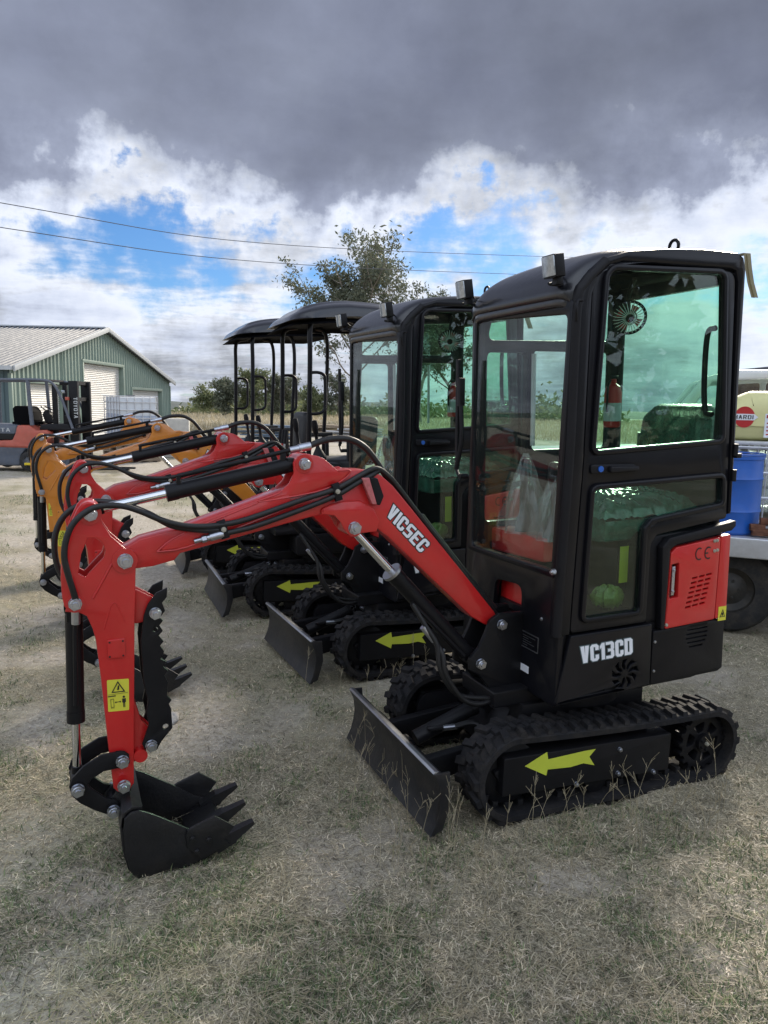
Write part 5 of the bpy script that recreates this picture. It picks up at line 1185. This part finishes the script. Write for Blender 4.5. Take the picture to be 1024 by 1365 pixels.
at = me.attributes.new('cover', 'FLOAT', 'POINT'); at.data.foreach_set('value', np.concatenate([[.5], cover(GX, GY).ravel()]).astype(np.float32)); me.update()
gm, nt = new_mat('dry_paddock')
out = N(nt, 'ShaderNodeOutputMaterial'); bs = N(nt, 'ShaderNodeBsdfPrincipled', Roughness=.95); bs.inputs['Specular IOR Level'].default_value = .15; nt.links.new(bs.outputs[0], out.inputs[0])
tc = N(nt, 'ShaderNodeTexCoord'); ab = N(nt, 'ShaderNodeAttribute', attribute_name='cover')
n1 = N(nt, 'ShaderNodeTexNoise', Scale=26., Detail=8., Roughness=.75); nt.links.new(tc.outputs['Object'], n1.inputs['Vector'])
n2 = N(nt, 'ShaderNodeTexNoise', Scale=.35, Detail=6., Roughness=.7); nt.links.new(tc.outputs['Object'], n2.inputs['Vector'])
n3 = N(nt, 'ShaderNodeTexNoise', Scale=150., Detail=4., Roughness=.7); nt.links.new(tc.outputs['Object'], n3.inputs['Vector'])
dirt = ramp(nt, n1.outputs[0], [(.3, (.24, .21, .17)), (.55, (.45, .405, .34)), (.78, (.62, .57, .49))])
gr = ramp(nt, n3.outputs[0], [(.3, (.07, .065, .042)), (.5, (.28, .25, .175)), (.7, (.56, .50, .37))])  # dark stop puts the shade in gaps between blades into the turf colour
f = N(nt, 'ShaderNodeMath', operation='ADD'); nt.links.new(ab.outputs['Fac'], f.inputs[0]); mm = N(nt, 'ShaderNodeMath', operation='MULTIPLY_ADD'); mm.inputs[1].default_value = .9; mm.inputs[2].default_value = -.45; nt.links.new(n1.outputs[0], mm.inputs[0]); nt.links.new(mm.outputs[0], f.inputs[1])
fr = ramp(nt, f.outputs[0], [(.2, (0, 0, 0)), (.6, (1, 1, 1))])
c1 = mixc(nt, fr.outputs[0], dirt.outputs[0], gr.outputs[0])
grn = ramp(nt, n2.outputs[0], [(.50, (0, 0, 0)), (.68, (.4, .4, .4))])
c2 = mixc(nt, grn.outputs[0], c1, (.20, .225, .115))
nt.links.new(c2, bs.inputs['Base Color'])
bp = N(nt, 'ShaderNodeBump', Strength=.7, Distance=.012); nt.links.new(n3.outputs[0], bp.inputs['Height']); nt.links.new(bp.outputs[0], bs.inputs['Normal'])
me.materials.append(gm); go = bpy.data.objects.new('ground', me); col.objects.link(go); tag(go, kind='structure')
# long dry grass of the far paddock
def blades(name, P, L, Wd, tilt, mat, curl=.5):
    n = len(P); a = rng.uniform(0, math.tau, n); d = np.stack([np.cos(a), np.sin(a), np.zeros(n)], 1); sdir = np.stack([-np.sin(a), np.cos(a), np.zeros(n)], 1)
    st, ct = np.sin(tilt)[:, None], np.cos(tilt)[:, None]; up = np.array([[0, 0, 1.]])
    L = L[:, None]; w = Wd[:, None]
    m_ = P + (d*st + up*ct)*L*.55; st2, ct2 = np.sin(np.minimum(tilt+curl, 1.62))[:, None], np.cos(np.minimum(tilt+curl, 1.62))[:, None]; t = m_ + (d*st2 + up*ct2)*L*.45
    return quads(name, np.stack([P - sdir*w, m_ - sdir*w*.7, t, m_ + sdir*w*.7, P + sdir*w][:5], 1).reshape(-1, 3), 5, mat)
def scatter(n, dmin, dmax, half, pw=1.0):
    d = dmin*(dmax/dmin)**(rng.uniform(0, 1, n)**pw); a = rng.uniform(-half, half, n); p = np.stack([CAM.x + (F0.x*np.cos(a)+R0.x*np.sin(a))*d, CAM.y + (F0.y*np.cos(a)+R0.y*np.sin(a))*d], 1); return p, d
def clump(p, f, seed): return fbm(p[:, 0]*f, p[:, 1]*f, seed)
def on_ground(p, dz): return np.concatenate([p, (gz(p[:, 0], p[:, 1])+dz)[:, None]], 1)
# dry matted turf
p, d = scatter(285000, 1.5, 14, .80); cv = cover(p[:, 0], p[:, 1])
keep = rng.uniform(0, 1, len(p)) < np.clip(.05 + .95*cv*(.35+1.1*clump(p, 8, 77)), .03, 1); p, d, cv = p[keep], d[keep], cv[keep]; n = len(p); lk = 1 + .11*d
tag(blades('dry_grass', on_ground(p, -.002), rng.uniform(.010, .036, n)*(.55+.6*cv)*lk, rng.uniform(.0007, .0021, n)*lk, np.clip(rng.normal(1.27, .26, n), .2, 1.54), 'grass'), 'short matted dry grass over the yard', 'grass', kind='stuff')
# green tufts in clumps
p, d = scatter(295000, 1.5, 14, .80); cv = cover(p[:, 0], p[:, 1]); g = clump(p, 2.3, 41)*.55 + clump(p, 9, 43)*.45
keep = rng.uniform(0, 1, len(p)) < np.clip((g-.49)*7, 0, 1)*np.clip(cv*1.4, 0, 1); p, d, cv = p[keep], d[keep], cv[keep]; n = len(p); lk = 1 + .11*d
tag(blades('green_grass', on_ground(p, -.002), rng.uniform(.009, .034, n)*lk, rng.uniform(.0008, .0020, n)*lk, np.clip(rng.normal(.95, .38, n), .1, 1.5), 'green'), 'low green grass tufts scattered through the dry turf', 'grass', kind='stuff')
# short broken litter on the bare dust
p, d = scatter(125000, 1.5, 11, .80); n = len(p); lk = 1 + .08*d
tag(blades('straw_litter', on_ground(p, .003), rng.uniform(.006, .030, n)*lk, rng.uniform(.0005, .0016, n)*lk, np.clip(rng.normal(1.5, .12, n), .5, 1.57), 'litter', .05), 'fine broken straw lying on the dust', 'straw', kind='stuff')
p, d = scatter(6500, 1.5, 8, .62); n = len(p)
tag(blades('straw', on_ground(p, .012), rng.uniform(.05, .19, n), rng.uniform(.0008, .0014, n), np.clip(rng.normal(1.46, .12, n), .5, 1.55), 'straw', .15), 'loose long dry straws lying over the grass', 'straw', kind='stuff')
p, d = scatter(60000, 38, 140, .62, 1.2); n = len(p)
tag(blades('long_grass', np.concatenate([p, gz(p[:, 0], p[:, 1])[:, None]], 1), rng.uniform(.25, .6, n), rng.uniform(.01, .03, n)*d/60, np.clip(rng.normal(.4, .25, n), 0, 1.2), 'straw'), 'long pale dry grass of the far paddock', 'grass', kind='stuff')
# seed stalks round the nearest blade and track
m = MB(); r = random.Random(4)
def stalk(x, y, h):
    a = r.uniform(0, math.tau); lean = r.uniform(.05, .45); z0 = float(gz(np.array([x]), np.array([y]))[0])
    pts = [Vector((x + math.cos(a)*lean*h*t*t, y + math.sin(a)*lean*h*t*t, z0 + h*t*(1-.15*lean*t))) for t in (0, .35, .7, 1)]
    m.tube(pts, .0011, 4, 2, r1=.0006); tip = pts[-1]; dr = (pts[-1]-pts[-2]).normalized()
    for k in range(r.randint(5, 9)):
        b = tip - dr*r.uniform(0, .28)*h; e_ = (dr*.7 + Vector((r.uniform(-1, 1), r.uniform(-1, 1), r.uniform(-.2, .8)))*.6).normalized(); m.tube([b, b + e_*r.uniform(.015, .05)], .0007, 4, 1, False)
for k in range(150):
    t = r.random()
    if k < 50: x, y = r.uniform(.80, 1.12), r.uniform(-.35, .75)
    elif k < 105: x, y = r.uniform(-.5, .85), r.uniform(.50, .85)
    else: x, y = r.uniform(-.3, 1.7), r.uniform(.8, 2.0)
    stalk(x, y, r.uniform(.10, .28) if k < 105 else r.uniform(.05, .17))
for k in range(30): stalk(r.uniform(-.4, .9), r.uniform(-1.15, -.75), r.uniform(.12, .32))
tag(m.build('seed_stalks', 'straw', normals=False), 'thin dry seed stalks around the blades and tracks', 'grass', kind='stuff')
for k, (x, y, s_, lab) in enumerate(((1.62, -1.02, .055, 'pale stone lying beside the thumb of the nearest arm, in front of the second blade'), (1.70, -.12, .05, 'flat pale stone on the grass right of the nearest bucket link'))):
    rr = random.Random(k+50); m = MB(); ph = [rr.uniform(0, 6) for _ in range(4)]
    m.grid(lambda u, v: (s_*math.cos(math.tau*u)*math.sin(math.pi*v)*(1+.18*math.sin(3*math.tau*u+ph[0])), s_*.6*math.sin(math.tau*u)*math.sin(math.pi*v)*(1+.15*math.sin(2*math.tau*u+ph[1])), s_*.42*math.cos(math.pi*v)*(1+.1*math.sin(2*math.tau*u+ph[2]))), 18, 10)
    o = m.build('stone', 'stone', ang=50); o.location = (x, y, .012); o.rotation_euler = (.1, .15, ph[3]); tag(o, lab, 'stone', 'stones on the grass')
# distant hills
m = MB()
def hl(u, v):
    a = -1.1 + 2.2*u; d = 1500 + 500*v; z = -62 + (58 + 7*math.sin(a*9+1) + 4*math.sin(a*23+2) + 2.5*math.sin(a*61))*math.sin(math.pi*min(1, v*1.0)*.5)
    return CAM + (F0*math.cos(a) + R0*math.sin(a))*d + Vector((0, 0, z))
m.grid(hl, 160, 6)
M['hill'] = paint('far_hill', (.055, .075, .07), .95, var=.3, scale=.02)
tag(m.build('hills', 'hill', normals=False), kind='structure')

# ------------------------------------------------------------------ sky, sun
SUN_EL, SUN_AZ_R = R(25), R(25)                            # sun: ahead of the camera and to its right
sd = (F0*math.cos(SUN_AZ_R) + R0*math.sin(SUN_AZ_R))*math.cos(SUN_EL) + Vector((0, 0, math.sin(SUN_EL)))
w = bpy.data.worlds.new('World'); scene.world = w; w.use_nodes = True; nt = w.node_tree; nt.nodes.clear()
out = N(nt, 'ShaderNodeOutputWorld')
sky = N(nt, 'ShaderNodeTexSky', sky_type='NISHITA'); sky.sun_disc = False; sky.sun_elevation = SUN_EL; sky.sun_rotation = math.atan2(sd.x, sd.y); sky.dust_density = .3; sky.ozone_density = 3.0
b1 = N(nt, 'ShaderNodeBackground', Strength=.05); nt.links.new(sky.outputs[0], b1.inputs[0])
tc = N(nt, 'ShaderNodeTexCoord'); sp = N(nt, 'ShaderNodeSeparateXYZ'); nt.links.new(tc.outputs['Generated'], sp.inputs[0])
def mth(op, a, b=None, c=None):
    n_ = N(nt, 'ShaderNodeMath', operation=op)
    for k, q_ in enumerate((a, b, c)):
        if q_ is None: continue
        if hasattr(q_, 'is_output'): nt.links.new(q_, n_.inputs[k])
        else: n_.inputs[k].default_value = q_
    return n_.outputs[0]
def dot(v):
    n_ = N(nt, 'ShaderNodeVectorMath', operation='DOT_PRODUCT'); nt.links.new(tc.outputs['Generated'], n_.inputs[0]); n_.inputs[1].default_value = v; return n_.outputs['Value']
el = sp.outputs[2]; side = dot(tuple(R0)); fw = dot(tuple(F0))
zz = mth('ADD', mth('MAXIMUM', el, 0.), .10)
px, py = mth('DIVIDE', sp.outputs[0], zz), mth('DIVIDE', sp.outputs[1], zz)
cv_ = N(nt, 'ShaderNodeCombineXYZ'); nt.links.new(px, cv_.inputs[0]); nt.links.new(py, cv_.inputs[1]); cv_.inputs[2].default_value = 41.2
na = N(nt, 'ShaderNodeTexNoise', Scale=.85, Detail=12., Roughness=.60, Distortion=.25); nt.links.new(cv_.outputs[0], na.inputs['Vector'])
nb = N(nt, 'ShaderNodeTexNoise', Scale=.42, Detail=8., Roughness=.55); nt.links.new(cv_.outputs[0], nb.inputs['Vector'])
nc = N(nt, 'ShaderNodeTexNoise', Scale=3.2, Detail=9., Roughness=.62); nt.links.new(tc.outputs['Generated'], nc.inputs['Vector'])
# thickness of cloud: broken near the horizon, a closed deck overhead whose edge lies higher to the right
def shift(v, d):
    n_ = N(nt, 'ShaderNodeVectorMath', operation='ADD'); nt.links.new(v, n_.inputs[0]); n_.inputs[1].default_value = d; return n_.outputs[0]
def thick(vec_p, vec_d):
    na = N(nt, 'ShaderNodeTexNoise', Scale=1.55, Detail=14., Roughness=.60, Distortion=.1); nt.links.new(vec_p, na.inputs['Vector'])
    nc = N(nt, 'ShaderNodeTexNoise', Scale=5.6, Detail=12., Roughness=.58); nt.links.new(shift(vec_d, (0, 0, 41.2)), nc.inputs['Vector'])
    return na.outputs[0], nc.outputs[0]
a0, c0 = thick(cv_.outputs[0], tc.outputs['Generated'])
a1, c1_ = thick(shift(cv_.outputs[0], (sd.x*.07, sd.y*.07, 0)), shift(tc.outputs['Generated'], tuple(sd*.03)))
edge = mth('SUBTRACT', mth('MULTIPLY_ADD', mth('MAXIMUM', side, 0.), -.22, el), .222)
deck = N(nt, 'ShaderNodeMapRange'); deck.interpolation_type = 'SMOOTHSTEP'; deck.inputs[1].default_value = -.045; deck.inputs[2].default_value = .075; nt.links.new(mth('ADD', edge, mth('MULTIPLY', mth('SUBTRACT', c0, .5), .34)), deck.inputs[0])
low = N(nt, 'ShaderNodeMapRange'); low.inputs[1].default_value = .02; low.inputs[2].default_value = .16; low.inputs[3].default_value = .14; low.inputs[4].default_value = 0.; nt.links.new(el, low.inputs[0])
back = N(nt, 'ShaderNodeMapRange'); back.interpolation_type = 'SMOOTHSTEP'; back.inputs[1].default_value = .38; back.inputs[2].default_value = -.2; nt.links.new(fw, back.inputs[0])
def total(a_, c_): return mth('ADD', mth('ADD', mth('MULTIPLY_ADD', c_, .66, mth('MULTIPLY', a_, .36)), low.outputs[0]), mth('MULTIPLY', deck.outputs[0], .40))
T_, T2 = total(a0, c0), total(a1, c1_)
cov = N(nt, 'ShaderNodeMapRange'); cov.interpolation_type = 'SMOOTHSTEP'; cov.inputs[1].default_value = .425; cov.inputs[2].default_value = .545; nt.links.new(T_, cov.inputs[0])
cc_ = ramp(nt, mth('MULTIPLY_ADD', T_, 1.25, -.42), [(.10, (.40, .41, .44)), (.25, (.355, .375, .42)), (.36, (.28, .305, .365)), (.52, (.140, .156, .206)), (.95, (.074, .083, .118))])
relief = mth('MULTIPLY', mth('SUBTRACT', T_, T2), 5.0)
relief = mth('MULTIPLY_ADD', mth('MULTIPLY', relief, mth('MULTIPLY_ADD', deck.outputs[0], -.75, 1.)), .95, 1.0)
relief = mth('MINIMUM', mth('MAXIMUM', relief, .55), 1.7)
var = mth('MINIMUM', mth('MULTIPLY', mth('MULTIPLY_ADD', nb.outputs[0], 2.0, .06), relief), 1.22)
vm = N(nt, 'ShaderNodeVectorMath', operation='SCALE'); nt.links.new(cc_.outputs[0], vm.inputs[0]); nt.links.new(var, vm.inputs['Scale'])
bk_ = ramp(nt, mth('MULTIPLY_ADD', a0, .7, mth('MULTIPLY', c0, .3)), [(.35, (.30, .39, .56)), (.5, (.53, .59, .70)), (.65, (.80, .85, .94))])
bright = N(nt, 'ShaderNodeMix'); bright.data_type = 'RGBA'; nt.links.new(back.outputs[0], bright.inputs[0]); nt.links.new(vm.outputs[0], bright.inputs[6]); nt.links.new(bk_.outputs[0], bright.inputs[7])
b2 = N(nt, 'ShaderNodeBackground', Strength=1.0); nt.links.new(bright.outputs[2], b2.inputs[0])
tint = N(nt, 'ShaderNodeMix'); tint.data_type = 'RGBA'; tint.blend_type = 'MULTIPLY'; tint.inputs[0].default_value = 1.; nt.links.new(sky.outputs[0], tint.inputs[6]); tint.inputs[7].default_value = (.50, .76, 1.08, 1); nt.links.new(tint.outputs[2], b1.inputs[0])
ms = N(nt, 'ShaderNodeMixShader'); nt.links.new(mth('MAXIMUM', cov.outputs[0], back.outputs[0]), ms.inputs[0]); nt.links.new(b1.outputs[0], ms.inputs[1]); nt.links.new(b2.outputs[0], ms.inputs[2]); nt.links.new(ms.outputs[0], out.inputs[0])
sl = bpy.data.lights.new('sun', 'SUN'); sl.energy = 3.0; sl.angle = R(16); sl.color = (1, .90, .76); so = bpy.data.objects.new('sun', sl); col.objects.link(so); so.rotation_euler = sd.to_track_quat('Z', 'Y').to_euler(); so.location = (0, 0, 20)

# ------------------------------------------------------------------ camera
cd = bpy.data.cameras.new('camera'); co = bpy.data.objects.new('camera', cd); col.objects.link(co); scene.camera = co
fwd = F0*math.cos(PITCH) + Vector((0, 0, -math.sin(PITCH))); up0 = R0.cross(fwd)
up = up0*math.cos(ROLL) - R0*math.sin(ROLL); rt = R0*math.cos(ROLL) + up0*math.sin(ROLL)
mw = Matrix(((rt.x, up.x, -fwd.x, CAM.x), (rt.y, up.y, -fwd.y, CAM.y), (rt.z, up.z, -fwd.z, CAM.z), (0, 0, 0, 1))); co.matrix_world = mw
cd.sensor_fit = 'VERTICAL'; cd.sensor_height = 36; cd.lens = 1000/1365*36; cd.clip_start = .05; cd.clip_end = 20000
scene.view_settings.view_transform = 'Standard'; scene.view_settings.look = 'None'; scene.view_settings.gamma = 1; scene.view_settings.exposure = 1.08
scene.cycles.transparent_max_bounces = 32; scene.cycles.max_bounces = 8
